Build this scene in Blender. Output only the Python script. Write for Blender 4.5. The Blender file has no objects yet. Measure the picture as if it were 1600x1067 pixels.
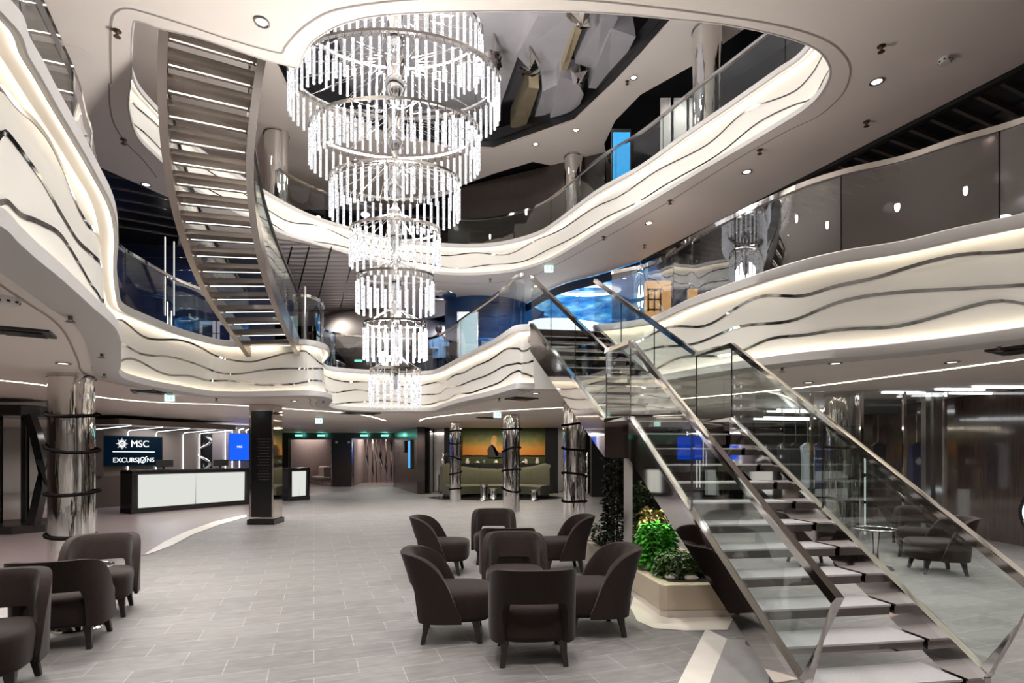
import bpy, bmesh, math, random
import numpy as np
from mathutils import Vector, Matrix
from mathutils.geometry import tessellate_polygon, delaunay_2d_cdt

S = bpy.context.scene
COL = S.collection
R = math.radians
random.seed(7)

# ------------------------------------------------------------------ camera
F, CX, HZ, EYE = 860.0, 800.0, 712.0, 1.57        # focal length in pixels of the 1600 x 1067 frame, horizon row, eye height
cam = bpy.data.cameras.new('camera')
cam.sensor_width = 36.0
cam.lens = F / 1600 * 36.0
cam.shift_y = (HZ - 533.5) / 1600
cam.clip_start = 0.05
cam.clip_end = 300
camo = bpy.data.objects.new('camera', cam)
COL.objects.link(camo)
camo.location = (0, 0, EYE)
camo.rotation_euler = (R(90), 0, 0)
S.camera = camo

# ------------------------------------------------------------------ world, exposure
S.view_settings.view_transform = 'Standard'
S.view_settings.look = 'None'
S.view_settings.exposure = 0.88
S.view_settings.gamma = 1.0
S.view_settings.use_curve_mapping = False
w = bpy.data.worlds.new('world')
S.world = w
w.use_nodes = True
w.node_tree.nodes['Background'].inputs[0].default_value = (1.0, 0.96, 0.92, 1)
w.node_tree.nodes['Background'].inputs[1].default_value = 0.50
S.cycles.max_bounces = 8
S.cycles.diffuse_bounces = 4
S.cycles.glossy_bounces = 5
S.cycles.transmission_bounces = 6
S.cycles.transparent_max_bounces = 16
S.cycles.caustics_reflective = False
S.cycles.caustics_refractive = False
S.cycles.sample_clamp_indirect = 4.0
S.cycles.use_denoising = True
S.cycles.use_light_tree = True


def area(name, loc, size, power, color=(1, .95, .88), rot=(0, 0, 0), sy=None):
    l = bpy.data.lights.new(name, 'AREA')
    l.energy = power
    l.color = color
    l.size = size
    if sy:
        l.shape = 'RECTANGLE'
        l.size_y = sy
    o = bpy.data.objects.new(name, l)
    o.location = loc
    o.rotation_euler = rot
    COL.objects.link(o)
    return o


def downlights(name, c, span, power, color=(1, .95, .90), nx=3, ny=3, spot=150):
    """a field of small spot lamps under a ceiling"""
    for i in range(nx):
        for j in range(ny):
            l = bpy.data.lights.new(name, 'SPOT')
            l.energy = power * 3.2 / (nx * ny)
            l.color = color
            l.spot_size = R(spot)
            l.spot_blend = 1.0
            l.shadow_soft_size = .09
            o = bpy.data.objects.new(name, l)
            o.location = (c[0] + span * (i / max(nx - 1, 1) - .5), c[1] + span * (j / max(ny - 1, 1) - .5), c[2])
            COL.objects.link(o)


# spot lamp fields of each deck; those marked fill are added
downlights('lobby_spot', (-7.0, 0.5, 2.65), 4.0, 130, (1, .95, .91), 2, 2)  # added fill behind the view, brightens what the display case mirrors
downlights('lobby_spot', (-10.5, 6.5, 2.65), 4.0, 130, (1, .95, .91), 2, 2)  # added fill, brightens the left lobby and its reflections
downlights('lobby_spot', (8.5, 2.5, 2.65), 3.0, 90, (1, .95, .91), 2, 2)  # added fill for the unseen right side of the lobby
downlights('lobby_spot', (0.3, 3.6, 6.35), 4.0, 330, (1, .96, .93))
downlights('lobby_spot', (0.0, -0.5, 6.35), 4.0, 280, (1, .96, .93), 2, 2)
downlights('lobby_spot', (-1.0, 9.5, 9.9), 5.5, 300, (1, .97, .94))
downlights('lobby_spot', (-1.5, 16.5, 2.65), 4.0, 190, (1, .95, .91))
downlights('lobby_spot', (-6.8, 14.5, 2.65), 3.5, 200, (1, .95, .91))
downlights('lobby_spot', (-5.2, 6.0, 2.65), 2.5, 190, (1, .95, .90))
downlights('lobby_spot', (5.4, 8.5, 2.65), 3.0, 170, (1, .96, .92))
downlights('lobby_spot', (1.2, 12.0, 2.65), 2.5, 50, (1, .96, .92), 2, 2)
downlights('shop_fill', (6.6, 12.4, 2.6), 1.6, 60, (1, .97, .94), 2, 2)  # added fill to brighten the dim shop interior
downlights('deck_spot', (-4.5, 15.9, 6.3), 2.5, 75, (1, .95, .92), 2, 2)  # added fill to brighten the beige bulkhead
downlights('lobby_spot', (-6.0, 24.0, 2.65), 4.0, 90, (1, .95, .92), 2, 2)
downlights('deck_spot', (-4.0, 17.5, 6.3), 4.0, 120, (.80, .88, 1), 2, 2)
downlights('deck_spot', (1.5, 17.5, 6.3), 3.0, 90, (.55, .72, 1), 2, 2)
downlights('deck_spot', (-8.2, 11.0, 6.3), 2.0, 50, (.45, .58, 1), 2, 2)
downlights('deck_spot', (2.5, 13.5, 9.9), 3.0, 60, (1, .95, .9), 2, 2)
downlights('deck_spot', (6.3, 9.0, 6.3), 1.6, 12, (1, .85, .75), 2, 2)
downlights('deck_spot', (-6.5, 5.0, 6.3), 2.0, 40, (1, .95, .9), 2, 2)
downlights('deck_spot', (-5.5, 14.5, 9.9), 3.0, 60, (1, .95, .9), 2, 2)


# ------------------------------------------------------------------ placing helpers: photo rows and columns to metres
def at_z(px, py, z):
    y = (z - EYE) * F / (HZ - py)
    return ((px - CX) / F * y, y, z)


def at_y(px, py, y):
    return ((px - CX) / F * y, y, EYE + (HZ - py) * y / F)


# ------------------------------------------------------------------ materials
def mat(name, col=(.5, .5, .5), rough=.5, metal=0.0, emit=None, estr=0.0, sheen=0.0, spec=None, coat=0.0):
    m = bpy.data.materials.new(name)
    m.use_nodes = True
    b = m.node_tree.nodes['Principled BSDF']
    b.inputs['Base Color'].default_value = (*col, 1)
    b.inputs['Roughness'].default_value = rough
    b.inputs['Metallic'].default_value = metal
    if emit:
        b.inputs['Emission Color'].default_value = (*emit, 1)
        b.inputs['Emission Strength'].default_value = estr * .7
    if sheen:
        b.inputs['Sheen Weight'].default_value = sheen
        b.inputs['Sheen Roughness'].default_value = .4
    if spec is not None:
        b.inputs['Specular IOR Level'].default_value = spec
    if coat:
        b.inputs['Coat Weight'].default_value = coat
        b.inputs['Coat Roughness'].default_value = .06
    return m


def nodes(m):
    nt = m.node_tree
    return nt, nt.nodes, nt.links, nt.nodes['Principled BSDF']


def noise_color(m, c1, c2, scale=8, detail=4, stretch=(1, 1, 1), bump=0.0, rough=None):
    nt, N, L, b = nodes(m)
    tc = N.new('ShaderNodeTexCoord')
    mp = N.new('ShaderNodeMapping')
    mp.inputs['Scale'].default_value = stretch
    n = N.new('ShaderNodeTexNoise')
    n.inputs['Scale'].default_value = scale
    n.inputs['Detail'].default_value = detail
    r = N.new('ShaderNodeValToRGB')
    r.color_ramp.elements[0].position = .3
    r.color_ramp.elements[0].color = (*c1, 1)
    r.color_ramp.elements[1].position = .7
    r.color_ramp.elements[1].color = (*c2, 1)
    L.new(tc.outputs['Object'], mp.inputs['Vector'])
    L.new(mp.outputs[0], n.inputs['Vector'])
    L.new(n.outputs[0], r.inputs[0])
    L.new(r.outputs[0], b.inputs['Base Color'])
    if bump:
        bp = N.new('ShaderNodeBump')
        bp.inputs['Strength'].default_value = bump
        L.new(n.outputs[0], bp.inputs['Height'])
        L.new(bp.outputs[0], b.inputs['Normal'])
    return m


def emission(name, col, strength):
    m = bpy.data.materials.new(name)
    m.use_nodes = True
    nt = m.node_tree
    nt.nodes.clear()
    e = nt.nodes.new('ShaderNodeEmission')
    e.inputs[0].default_value = (*col, 1)
    e.inputs[1].default_value = strength * .7
    o = nt.nodes.new('ShaderNodeOutputMaterial')
    nt.links.new(e.outputs[0], o.inputs[0])
    return m


def glass(name, tint=(.93, .97, .96), refl=1.0, rough=0.0):
    m = bpy.data.materials.new(name)
    m.use_nodes = True
    nt = m.node_tree
    N, L = nt.nodes, nt.links
    N.clear()
    t = N.new('ShaderNodeBsdfTransparent')
    t.inputs[0].default_value = (*tint, 1)
    g = N.new('ShaderNodeBsdfGlossy')
    g.inputs[0].default_value = (1, 1, 1, 1)
    g.inputs['Roughness'].default_value = rough
    lw = N.new('ShaderNodeLayerWeight')
    lw.inputs[0].default_value = .5
    pw = N.new('ShaderNodeMath')
    pw.operation = 'POWER'
    pw.inputs[1].default_value = 4.0
    mu = N.new('ShaderNodeMath')
    mu.operation = 'MULTIPLY_ADD'
    mu.use_clamp = True
    mu.inputs[1].default_value = .85
    mu.inputs[2].default_value = .045 * refl
    mx = N.new('ShaderNodeMixShader')
    o = N.new('ShaderNodeOutputMaterial')
    L.new(lw.outputs['Facing'], pw.inputs[0])
    L.new(pw.outputs[0], mu.inputs[0])
    L.new(mu.outputs[0], mx.inputs[0])
    L.new(t.outputs[0], mx.inputs[1])
    L.new(g.outputs[0], mx.inputs[2])
    L.new(mx.outputs[0], o.inputs[0])
    return m


M = {}
M['ceiling'] = noise_color(mat('ceiling_paint', rough=.55), (.85, .765, .69), (.87, .785, .71), scale=1.5)
M['ceiling_black'] = mat('black_ceiling', (.012, .012, .013), .35)
M['ceiling_dark'] = mat('dark_ceiling', (.055, .045, .04), .4)
M['inlay'] = mat('inlay_chrome', (.42, .40, .38), .06, 1)
M['fascia'] = noise_color(mat('fascia_white', rough=.5), (.77, .74, .68), (.79, .76, .70), scale=2)
M['cap'] = mat('fascia_cap', (.60, .57, .545), .45)
M['chrome'] = mat('chrome', (.80, .78, .76), .05, 1)
M['chrome_soft'] = mat('brushed_chrome', (.62, .60, .58), .16, 1)
M['mirror'] = noise_color(mat('mirror_steel', rough=.045, metal=1), (.56, .52, .50), (.62, .58, .56), scale=1.6, detail=1, bump=.05)
M['mirror_dark'] = mat('dark_mirror_steel', (.26, .24, .235), .07, 1)  # darkened copy of the mirror steel, holds back bright floor reflections
M['steel_rail'] = mat('rail_steel', (.66, .635, .615), .06, 1)
M['canopy'] = mat('canopy_metal', (.30, .245, .21), .35, .4)
M['facet'] = noise_color(mat('facet_panel', rough=.25, metal=.25, coat=.5), (.45, .43, .45), (.54, .52, .54), scale=1)
M['bronze'] = mat('bronze_metal', (.36, .315, .285), .28, 1)
M['soffit'] = mat('stair_soffit', (.46, .42, .39), .22, 1)
M['glass'] = glass('clear_glass', (.93, .97, .955), 1.6)
M['glass_dark'] = glass('tinted_glass', (.66, .66, .67), 3.8)
M['glass_shop'] = glass('shop_glass', (.86, .88, .88), 2.4)
M['glass_rail'] = glass('rail_glass', (.88, .90, .90), 2.2)
M['led'] = emission('led_warm', (1, .90, .74), 5.5)
M['led_cove'] = emission('led_cove', (1, .89, .72), 12.0)
M['led_white'] = emission('led_white', (.95, .97, 1), 3.2)
M['led_step'] = emission('led_step', (1, .95, .88), 2.6)
M['black'] = mat('black_gloss', (.012, .012, .013), .18)
M['black_matte'] = mat('black_matte', (.014, .013, .013), .6)
M['dark_metal'] = mat('dark_metal', (.06, .056, .055), .25, .7)
M['leather'] = mat('black_leather', (.007, .006, .006), .7, spec=0.0)
M['velvet'] = noise_color(mat('brown_velvet', rough=.9, sheen=.12, spec=.2), (.016, .0098, .0082), (.021, .0132, .0112), scale=30, detail=6)
M['leg_wood'] = mat('leg_wood', (.016, .011, .010), .35)
M['olive'] = noise_color(mat('olive_velvet', rough=.85, sheen=.3), (.062, .060, .032), (.082, .078, .044), scale=20)
M['pink_fabric'] = mat('pink_fabric', (.42, .31, .29), .85, sheen=.2)
M['planter'] = mat('planter_bronze', (.55, .46, .35), .42, .25)
M['stone'] = mat('cream_stone', (.62, .56, .49), .4)
M['plastic_white'] = mat('white_plastic', (.75, .73, .70), .4)
M['plastic_black'] = mat('black_plastic', (.02, .02, .02), .4)
M['groove'] = mat('shadow_gap', (.36, .31, .275), .8)
M['white_wall'] = mat('white_wall', (.70, .68, .66), .5)
M['navy'] = mat('navy_wall', (.012, .022, .06), .3)
M['blue_wall'] = mat('blue_wall', (.02, .07, .20), .35)
M['ink_wall'] = mat('ink_wall', (.022, .030, .062), .18, coat=.5)
M['taupe'] = mat('taupe_panel', (.22, .175, .15), .35, .15)
M['taupe_dark'] = mat('taupe_dark', (.115, .085, .07), .4)
M['skin'] = mat('skin', (.35, .19, .12), .6)
M['skin_dark'] = mat('skin_brown', (.10, .05, .035), .6)
M['hair'] = mat('hair', (.012, .010, .009), .6)
M['shirt_blue'] = mat('blue_shirt', (.30, .52, .85), .8)
M['shirt_white'] = mat('white_shirt', (.72, .74, .78), .8)
M['trousers'] = mat('dark_trousers', (.02, .025, .05), .8)
M['paper'] = mat('paper', (.8, .8, .8), .6)
M['soil'] = mat('soil', (.03, .022, .016), .9)
M['gold'] = mat('gold_panel', (.80, .68, .44), .25, .8)
M['pipe'] = mat('brass_fitting', (.20, .15, .11), .3, .9)


def wood(name, c1, c2, rough=.3, coat=.3):
    m = mat(name, c1, rough, coat=coat)
    noise_color(m, c1, c2, scale=6, detail=8, stretch=(14, 14, .35))
    return m


M['wood'] = wood('dark_wood', (.030, .021, .018), (.052, .038, .033))
M['wood_gloss'] = wood('gloss_wood', (.052, .034, .029), (.085, .060, .052), .12, 1.0)
M['wood_pink'] = wood('pale_wood', (.24, .17, .16), (.31, .23, .215), .5, 0)


def make_floor():
    m = mat('floor_tile', rough=.50, spec=.35)
    nt, N, L, b = nodes(m)
    tc = N.new('ShaderNodeTexCoord')
    mp = N.new('ShaderNodeMapping')
    mp.inputs['Rotation'].default_value = (0, 0, R(-19.8))
    br = N.new('ShaderNodeTexBrick')
    br.inputs['Scale'].default_value = 1.0
    br.inputs['Brick Width'].default_value = .62
    br.inputs['Row Height'].default_value = .295
    br.inputs['Mortar Size'].default_value = .0035
    br.inputs['Mortar Smooth'].default_value = .1
    br.inputs['Color1'].default_value = (.172, .162, .157, 1)
    br.inputs['Color2'].default_value = (.208, .197, .191, 1)
    br.inputs['Mortar'].default_value = (.33, .31, .295, 1)
    n = N.new('ShaderNodeTexNoise')
    n.inputs['Scale'].default_value = 5
    n.inputs['Detail'].default_value = 8
    mx = N.new('ShaderNodeMix')
    mx.data_type = 'RGBA'
    mx.blend_type = 'MULTIPLY'
    mx.inputs[0].default_value = .55
    rr = N.new('ShaderNodeValToRGB')
    rr.color_ramp.elements[0].position, rr.color_ramp.elements[1].position = .3, .7
    rr.color_ramp.elements[0].color = (.6, .6, .6, 1)
    rr.color_ramp.elements[1].color = (1.15, 1.15, 1.15, 1)
    mp2 = N.new('ShaderNodeMapping')
    mp2.inputs['Scale'].default_value = (1, 4, 1)
    L.new(tc.outputs['Object'], mp.inputs[0])
    L.new(mp.outputs[0], br.inputs['Vector'])
    L.new(mp.outputs[0], mp2.inputs[0])
    L.new(mp2.outputs[0], n.inputs['Vector'])
    L.new(n.outputs[0], rr.inputs[0])
    L.new(br.outputs['Color'], mx.inputs[6])
    L.new(rr.outputs[0], mx.inputs[7])
    L.new(mx.outputs[2], b.inputs['Base Color'])
    bp = N.new('ShaderNodeBump')
    bp.inputs['Strength'].default_value = .05
    L.new(n.outputs[0], bp.inputs['Height'])
    L.new(bp.outputs[0], b.inputs['Normal'])
    return m


M['floor'] = make_floor()
M['carpet'] = noise_color(mat('carpet_tile', rough=.33), (.20, .158, .157), (.245, .20, .198), scale=3, detail=8, stretch=(1, 5, 1))
M['strip_white'] = noise_color(mat('white_stone', rough=.35), (.60, .56, .50), (.66, .62, .56), scale=4)
M['floor_dark'] = noise_color(mat('dark_tile', rough=.3), (.20, .19, .18), (.25, .24, .23), scale=5)
M['tread'] = noise_color(mat('tread_stone', rough=.5), (.36, .345, .345), (.41, .395, .395), scale=60, detail=4)


def crystal():
    m = bpy.data.materials.new('bubble_crystal')
    m.use_nodes = True
    nt, N, L, b = nodes(m)
    b.inputs['Roughness'].default_value = .08
    tc = N.new('ShaderNodeTexCoord')
    n = N.new('ShaderNodeTexNoise')
    n.inputs['Scale'].default_value = 55
    n.inputs['Detail'].default_value = 2
    r = N.new('ShaderNodeValToRGB')
    r.color_ramp.elements[0].position = .33
    r.color_ramp.elements[0].color = (.30, .30, .33, 1)
    r.color_ramp.elements[1].position = .50
    r.color_ramp.elements[1].color = (.97, .97, 1, 1)
    L.new(tc.outputs['Object'], n.inputs['Vector'])
    L.new(n.outputs[0], r.inputs[0])
    b.inputs['Base Color'].default_value = (.05, .05, .055, 1)
    L.new(r.outputs[0], b.inputs['Emission Color'])
    b.inputs['Emission Strength'].default_value = 0.58
    return m


M['crystal'] = crystal()


def blue_screen(name, sc, c0, c1, c2):
    m = bpy.data.materials.new(name)
    m.use_nodes = True
    nt, N, L, b = nodes(m)
    tc = N.new('ShaderNodeTexCoord')
    mp = N.new('ShaderNodeMapping')
    mp.inputs['Scale'].default_value = sc
    n = N.new('ShaderNodeTexNoise')
    n.inputs['Scale'].default_value = 1.6
    n.inputs['Detail'].default_value = 6
    r = N.new('ShaderNodeValToRGB')
    e = r.color_ramp.elements
    e[0].position, e[0].color = .30, (*c0, 1)
    e[1].position, e[1].color = .72, (*c2, 1)
    k = r.color_ramp.elements.new(.52)
    k.color = (*c1, 1)
    L.new(tc.outputs['Object'], mp.inputs[0])
    L.new(mp.outputs[0], n.inputs['Vector'])
    L.new(n.outputs[0], r.inputs[0])
    L.new(r.outputs[0], b.inputs['Emission Color'])
    b.inputs['Base Color'].default_value = (.01, .03, .1, 1)
    b.inputs['Roughness'].default_value = .15
    b.inputs['Emission Strength'].default_value = 0.7
    return m


M['aqua'] = blue_screen('aquarium_light', (.6, 1.6, 1.6), (.004, .016, .10), (.02, .16, .62), (.50, .82, 1))
M['aqua_light'] = blue_screen('aqua_ceiling', (1.2, .9, 1), (.01, .06, .30), (.04, .26, .55), (.35, .72, .95))
M['screen_blue'] = emission('screen_blue', (.01, .10, .85), 1.0)
M['screen_aqua'] = noise_color(mat('screen_aqua', (0, 0, 0), .3, 0, (.05, .40, .85), .9), (.0, .0, .0), (.02, .05, .1))
M['screen_white'] = emission('screen_white', (.72, .93, 1), 1.05)
M['panel_white'] = emission('lit_panel', (.93, .95, .88), .62)
M['glow_white'] = emission('glow_white', (.85, .95, 1), 1.6)
M['exit_green'] = emission('exit_green', (.25, .95, .72), 1.3)
M['exit_pale'] = emission('exit_pale', (.72, 1, .93), 1.4)
M['text_white'] = emission('text_white', (.93, .98, 1), 1.3)
M['screen_dark'] = mat('screen_dark', (.002, .004, .007), .5, 0, (.0, .003, .008), 1.0, spec=.02)
M['shop_light'] = emission('shop_light', (1, .55, .20), 1.3)
M['downlight'] = emission('downlight', (1, .97, .94), 5)


# ------------------------------------------------------------------ mesh builder
class MB:
    def __init__(s):
        s.v, s.f, s.mi = [], [], []

    def add(s, verts, faces, mi=0):
        n = len(s.v)
        s.v += [tuple(p) for p in verts]
        s.f += [tuple(i + n for i in f) for f in faces]
        s.mi += [mi] * len(faces)
        return s

    def box(s, c, d, rz=0.0, mi=0, taper=1.0):
        x, y, z = d[0] / 2, d[1] / 2, d[2] / 2
        ca, sa = math.cos(rz), math.sin(rz)
        vs = []
        for k, t in ((-z, taper), (z, 1.0)):
            for a, b in ((-x, -y), (x, -y), (x, y), (-x, y)):
                a, b = a * t, b * t
                vs.append((c[0] + a * ca - b * sa, c[1] + a * sa + b * ca, c[2] + k))
        return s.add(vs, [(0, 3, 2, 1), (4, 5, 6, 7), (0, 1, 5, 4), (1, 2, 6, 5), (2, 3, 7, 6), (3, 0, 4, 7)], mi)

    def hexa(s, p, mi=0):                       # eight corners: bottom four, top four
        return s.add(p, [(0, 3, 2, 1), (4, 5, 6, 7), (0, 1, 5, 4), (1, 2, 6, 5), (2, 3, 7, 6), (3, 0, 4, 7)], mi)

    def quad(s, a, b, c, d, mi=0):
        return s.add([a, b, c, d], [(0, 1, 2, 3)], mi)

    def prism(s, poly, z0, z1, mi=0):
        n = len(poly)
        vs = [(p[0], p[1], z0) for p in poly] + [(p[0], p[1], z1) for p in poly]
        fs = [(i, (i + 1) % n, n + (i + 1) % n, n + i) for i in range(n)]
        tri = tessellate_polygon([[Vector((p[0], p[1], 0)) for p in poly]])
        fs += [tuple(t) for t in tri] + [tuple(n + i for i in t) for t in tri]
        return s.add(vs, fs, mi)

    def loft(s, rings, closed=True, cap=True, mi=0):
        n = len(rings[0])
        vs = [p for r in rings for p in r]
        fs = []
        m = n if closed else n - 1
        for k in range(len(rings) - 1):
            for i in range(m):
                j = (i + 1) % n
                fs.append((k * n + i, k * n + j, (k + 1) * n + j, (k + 1) * n + i))
        if cap and closed:
            fs.append(tuple(range(n - 1, -1, -1)))
            fs.append(tuple((len(rings) - 1) * n + i for i in range(n)))
        return s.add(vs, fs, mi)

    def lathe(s, prof, c=(0, 0, 0), n=24, sx=1.0, sy=1.0, mi=0, cap=True):
        rings = [[(c[0] + r * sx * math.cos(2 * math.pi * i / n), c[1] + r * sy * math.sin(2 * math.pi * i / n), c[2] + z)
                  for i in range(n)] for r, z in prof]
        return s.loft(rings, True, cap, mi)

    def tube(s, path, r, n=10, mi=0, cap=True, closed=False):
        path = [Vector(p) for p in path]
        rings = []
        L = len(path)
        up = Vector((0, 0, 1))
        for i, p in enumerate(path):
            a = path[(i - 1) % L] if (closed or i > 0) else p
            b = path[(i + 1) % L] if (closed or i < L - 1) else p
            t = (b - a).normalized()
            u = up if abs(t.z) < .95 else Vector((1, 0, 0))
            x = t.cross(u).normalized()
            y = x.cross(t).normalized()
            rings.append([tuple(p + x * r * math.cos(2 * math.pi * k / n) + y * r * math.sin(2 * math.pi * k / n)) for k in range(n)])
        if closed:
            rings.append(rings[0])
        return s.loft(rings, True, cap and not closed, mi)

    def bar(s, path, wd, ht, mi=0):             # rectangular section swept along a path, sides kept upright
        path = [Vector(p) for p in path]
        rings = []
        L = len(path)
        for i, p in enumerate(path):
            a = path[i - 1] if i > 0 else p
            b = path[i + 1] if i < L - 1 else p
            t = (b - a).normalized()
            x = t.cross(Vector((0, 0, 1)))
            x = x.normalized() if x.length > 1e-4 else Vector((1, 0, 0))
            y = x.cross(t).normalized()
            rings.append([tuple(p + x * sx * wd / 2 + y * sy * ht / 2) for sx, sy in ((-1, -1), (1, -1), (1, 1), (-1, 1))])
        return s.loft(rings, True, True, mi)

    def build(s, name, mats, parent=None, smooth=None, world=True, bevel=0.0, subsurf=0):
        me = bpy.data.meshes.new(name)
        off = Vector(parent_loc(parent)) if (parent is not None and world) else Vector((0, 0, 0))
        me.from_pydata([tuple(Vector(p) - off) for p in s.v], [], s.f)
        for m in (mats if isinstance(mats, (list, tuple)) else [mats]):
            me.materials.append(m)
        if len(set(s.mi)) > 1:
            me.polygons.foreach_set('material_index', s.mi)
        bm = bmesh.new()
        bm.from_mesh(me)
        bmesh.ops.recalc_face_normals(bm, faces=bm.faces)
        bm.to_mesh(me)
        bm.free()
        if smooth is not None:
            me.polygons.foreach_set('use_smooth', [True] * len(me.polygons))
            me.set_sharp_from_angle(angle=R(smooth))
        o = bpy.data.objects.new(name, me)
        COL.objects.link(o)
        if parent is not None:
            o.parent = parent
        if bevel:
            md = o.modifiers.new('bevel', 'BEVEL')
            md.width = bevel
            md.segments = 2
            md.limit_method = 'ANGLE'
        if subsurf:
            md = o.modifiers.new('sub', 'SUBSURF')
            md.levels = md.render_levels = subsurf
        return o


def parent_loc(p):
    v = Vector((0, 0, 0))
    while p is not None:
        v = v + p.location
        p = p.parent
    return v


def tag(o, label=None, cat=None, group=None, kind=None):
    if label:
        o['label'] = label
    if cat:
        o['category'] = cat
    if group:
        o['group'] = group
    if kind:
        o['kind'] = kind
    return o


def struct(o):
    o['kind'] = 'structure'
    return o


def thing(name, label, cat, loc=(0, 0, 0), rz=0.0, group=None):
    o = bpy.data.objects.new(name, None)
    o.empty_display_size = .1
    COL.objects.link(o)
    o.location = loc
    o.rotation_euler = (0, 0, rz)
    return tag(o, label, cat, group)


def dup(o, loc=None, rz=None, label=None, group=None, parent=None):
    c = o.copy()
    COL.objects.link(c)
    if parent is not None:
        c.parent = parent
    if loc is not None:
        c.location = loc
    if rz is not None:
        c.rotation_euler = (0, 0, rz)
    if label:
        c['label'] = label
    if group:
        c['group'] = group
    for ch in list(o.children):
        dup(ch, parent=c)
    return c


def ring_pts(r, z, n=24, c=(0, 0), sx=1, sy=1):
    return [(c[0] + r * sx * math.cos(2 * math.pi * i / n), c[1] + r * sy * math.sin(2 * math.pi * i / n), z) for i in range(n)]


def text(body, name, size, loc, rot, m, parent, extrude=.002, align='CENTER', bold=0.0):
    c = bpy.data.curves.new(name, 'FONT')
    c.body = body
    c.size = size
    c.extrude = extrude
    c.offset = bold
    c.align_x = align
    c.align_y = 'CENTER'
    c.materials.append(m)
    tmp = bpy.data.objects.new(name, c)
    COL.objects.link(tmp)
    dg = bpy.context.evaluated_depsgraph_get()
    me = bpy.data.meshes.new_from_object(tmp.evaluated_get(dg))
    bpy.data.objects.remove(tmp)
    bpy.data.curves.remove(c)
    me.materials.clear()
    me.materials.append(m)
    o = bpy.data.objects.new(name, me)
    COL.objects.link(o)
    o.parent = parent
    o.location = Vector(loc)
    o.rotation_euler = rot
    return o


def catmull(pts, n=6, closed=False):
    P = [np.array(p, float) for p in pts]
    out = []
    L = len(P)
    rng = range(L) if closed else range(L - 1)
    for i in rng:
        p1, p2 = P[i], P[(i + 1) % L]
        p0 = P[i - 1] if (closed or i > 0) else 2 * p1 - p2
        p3 = P[(i + 2) % L] if (closed or i + 2 < L) else 2 * p2 - p1
        # centripetal-like damping: limit tangents by segment length
        d = np.linalg.norm((p2 - p1)[:2]) + 1e-9
        m1 = (p2 - p0) / 2
        m2 = (p3 - p1) / 2
        for m_ in (m1, m2):
            l = np.linalg.norm(m_[:2])
            if l > d:
                m_ *= d / l
        for k in range(n):
            t = k / n
            h00, h10 = 2 * t**3 - 3 * t**2 + 1, t**3 - 2 * t**2 + t
            h01, h11 = -2 * t**3 + 3 * t**2, t**3 - t**2
            out.append(h00 * p1 + h10 * m1 + h01 * p2 + h11 * m2)
    if not closed:
        out.append(P[-1])
    return np.array(out)


def normals2(C, closed=False):
    T = np.gradient(C[:, :2], axis=0)
    if closed:
        T = np.roll(C, -1, 0)[:, :2] - np.roll(C, 1, 0)[:, :2]
    T /= np.linalg.norm(T, axis=1)[:, None] + 1e-9
    return np.stack([T[:, 1], -T[:, 0]], 1)                     # to the right of travel: towards the opening


def inside(p, poly):
    c = False
    n = len(poly)
    for i in range(n):
        (x0, y0), (x1, y1) = poly[i - 1][:2], poly[i][:2]
        if (y0 > p[1]) != (y1 > p[1]) and p[0] < (x1 - x0) * (p[1] - y0) / (y1 - y0) + x0:
            c = not c
    return c


def flat_poly(name, outer, holes, z, m, parent=None):
    """flat plate with holes: constrained triangulation, triangles kept by where their middle lies"""
    vs, es = [], []
    for l in [outer] + list(holes):
        n0, k = len(vs), len(l)
        vs += [Vector((p[0], p[1])) for p in l]
        es += [(n0 + i, n0 + (i + 1) % k) for i in range(k)]
    ov, oe, of = delaunay_2d_cdt(vs, es, [], 0, 1e-5)[:3]
    keep = []
    for f in of:
        c = sum((ov[i] for i in f), Vector((0, 0))) / len(f)
        if inside(c, outer) and not any(inside(c, h) for h in holes):
            keep.append(tuple(f))
    b = MB()
    b.add([(p.x, p.y, z) for p in ov], keep)
    return b.build(name, m, parent)
# ================================================================== STRUCTURE
Z1C = 2.74                 # ceiling of the lobby deck
Z2 = 3.63                  # middle deck floor
Z2B, Z2T = 2.72, 3.85      # lip and cap of the middle balcony
Z3B, Z3T = 6.40, 7.255     # lip and cap of the upper balcony
Z2C = 6.405                 # ceiling of the middle deck
Z3 = 7.05
Z3C = 10.06                # ceiling of the upper deck

# ---- floor
flo = MB().quad((-24, -4, 0), (24, -4, 0), (24, 46, 0), (-24, 46, 0)).build('floor', M['floor'])
struct(flo)
A = [at_z(*p, 0)[:2] for p in [(0, 905), (120, 880), (195, 873), (233, 865), (262, 851), (300, 833), (340, 818), (385, 806), (425, 792), (480, 776), (560, 764), (640, 757), (700, 757)]]
cp = [(-24, A[0][1])] + A + [(A[-1][0], 34), (-24, 34)]
struct(flat_poly('floor_carpet', cp, [], .004, M['carpet']))
up = [(226, 866), (258, 846), (290, 831), (335, 815), (385, 804)]
lo = [(386, 808), (345, 819.5), (300, 836), (270, 852), (245, 861.5), (228, 867)]
struct(flat_poly('floor_strip', [at_z(*p, 0)[:2] for p in up + lo], [], .008, M['strip_white']))
band = [at_z(*p, 0)[:2] for p in [(1103, 983), (1136, 999), (1106, 1075), (1056, 1075)]]
struct(flat_poly('floor_strip', band, [], .006, M['strip_white']))
dk = [at_z(*p, 0)[:2] for p in [(1136, 999), (1200, 1000), (1330, 1130), (1080, 1130)]]
struct(flat_poly('floor_dark_inlay', dk, [], .004, M['floor_dark']))
sk = [at_z(*p, 0)[:2] for p in [(913, 880), (940, 888), (992, 925), (985, 950), (995, 970), (1020, 982), (1070, 986), (1136, 985), (1160, 940), (1050, 860)]]
struct(flat_poly('floor_skirt_inlay', sk, [], .005, M['stone']))

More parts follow.
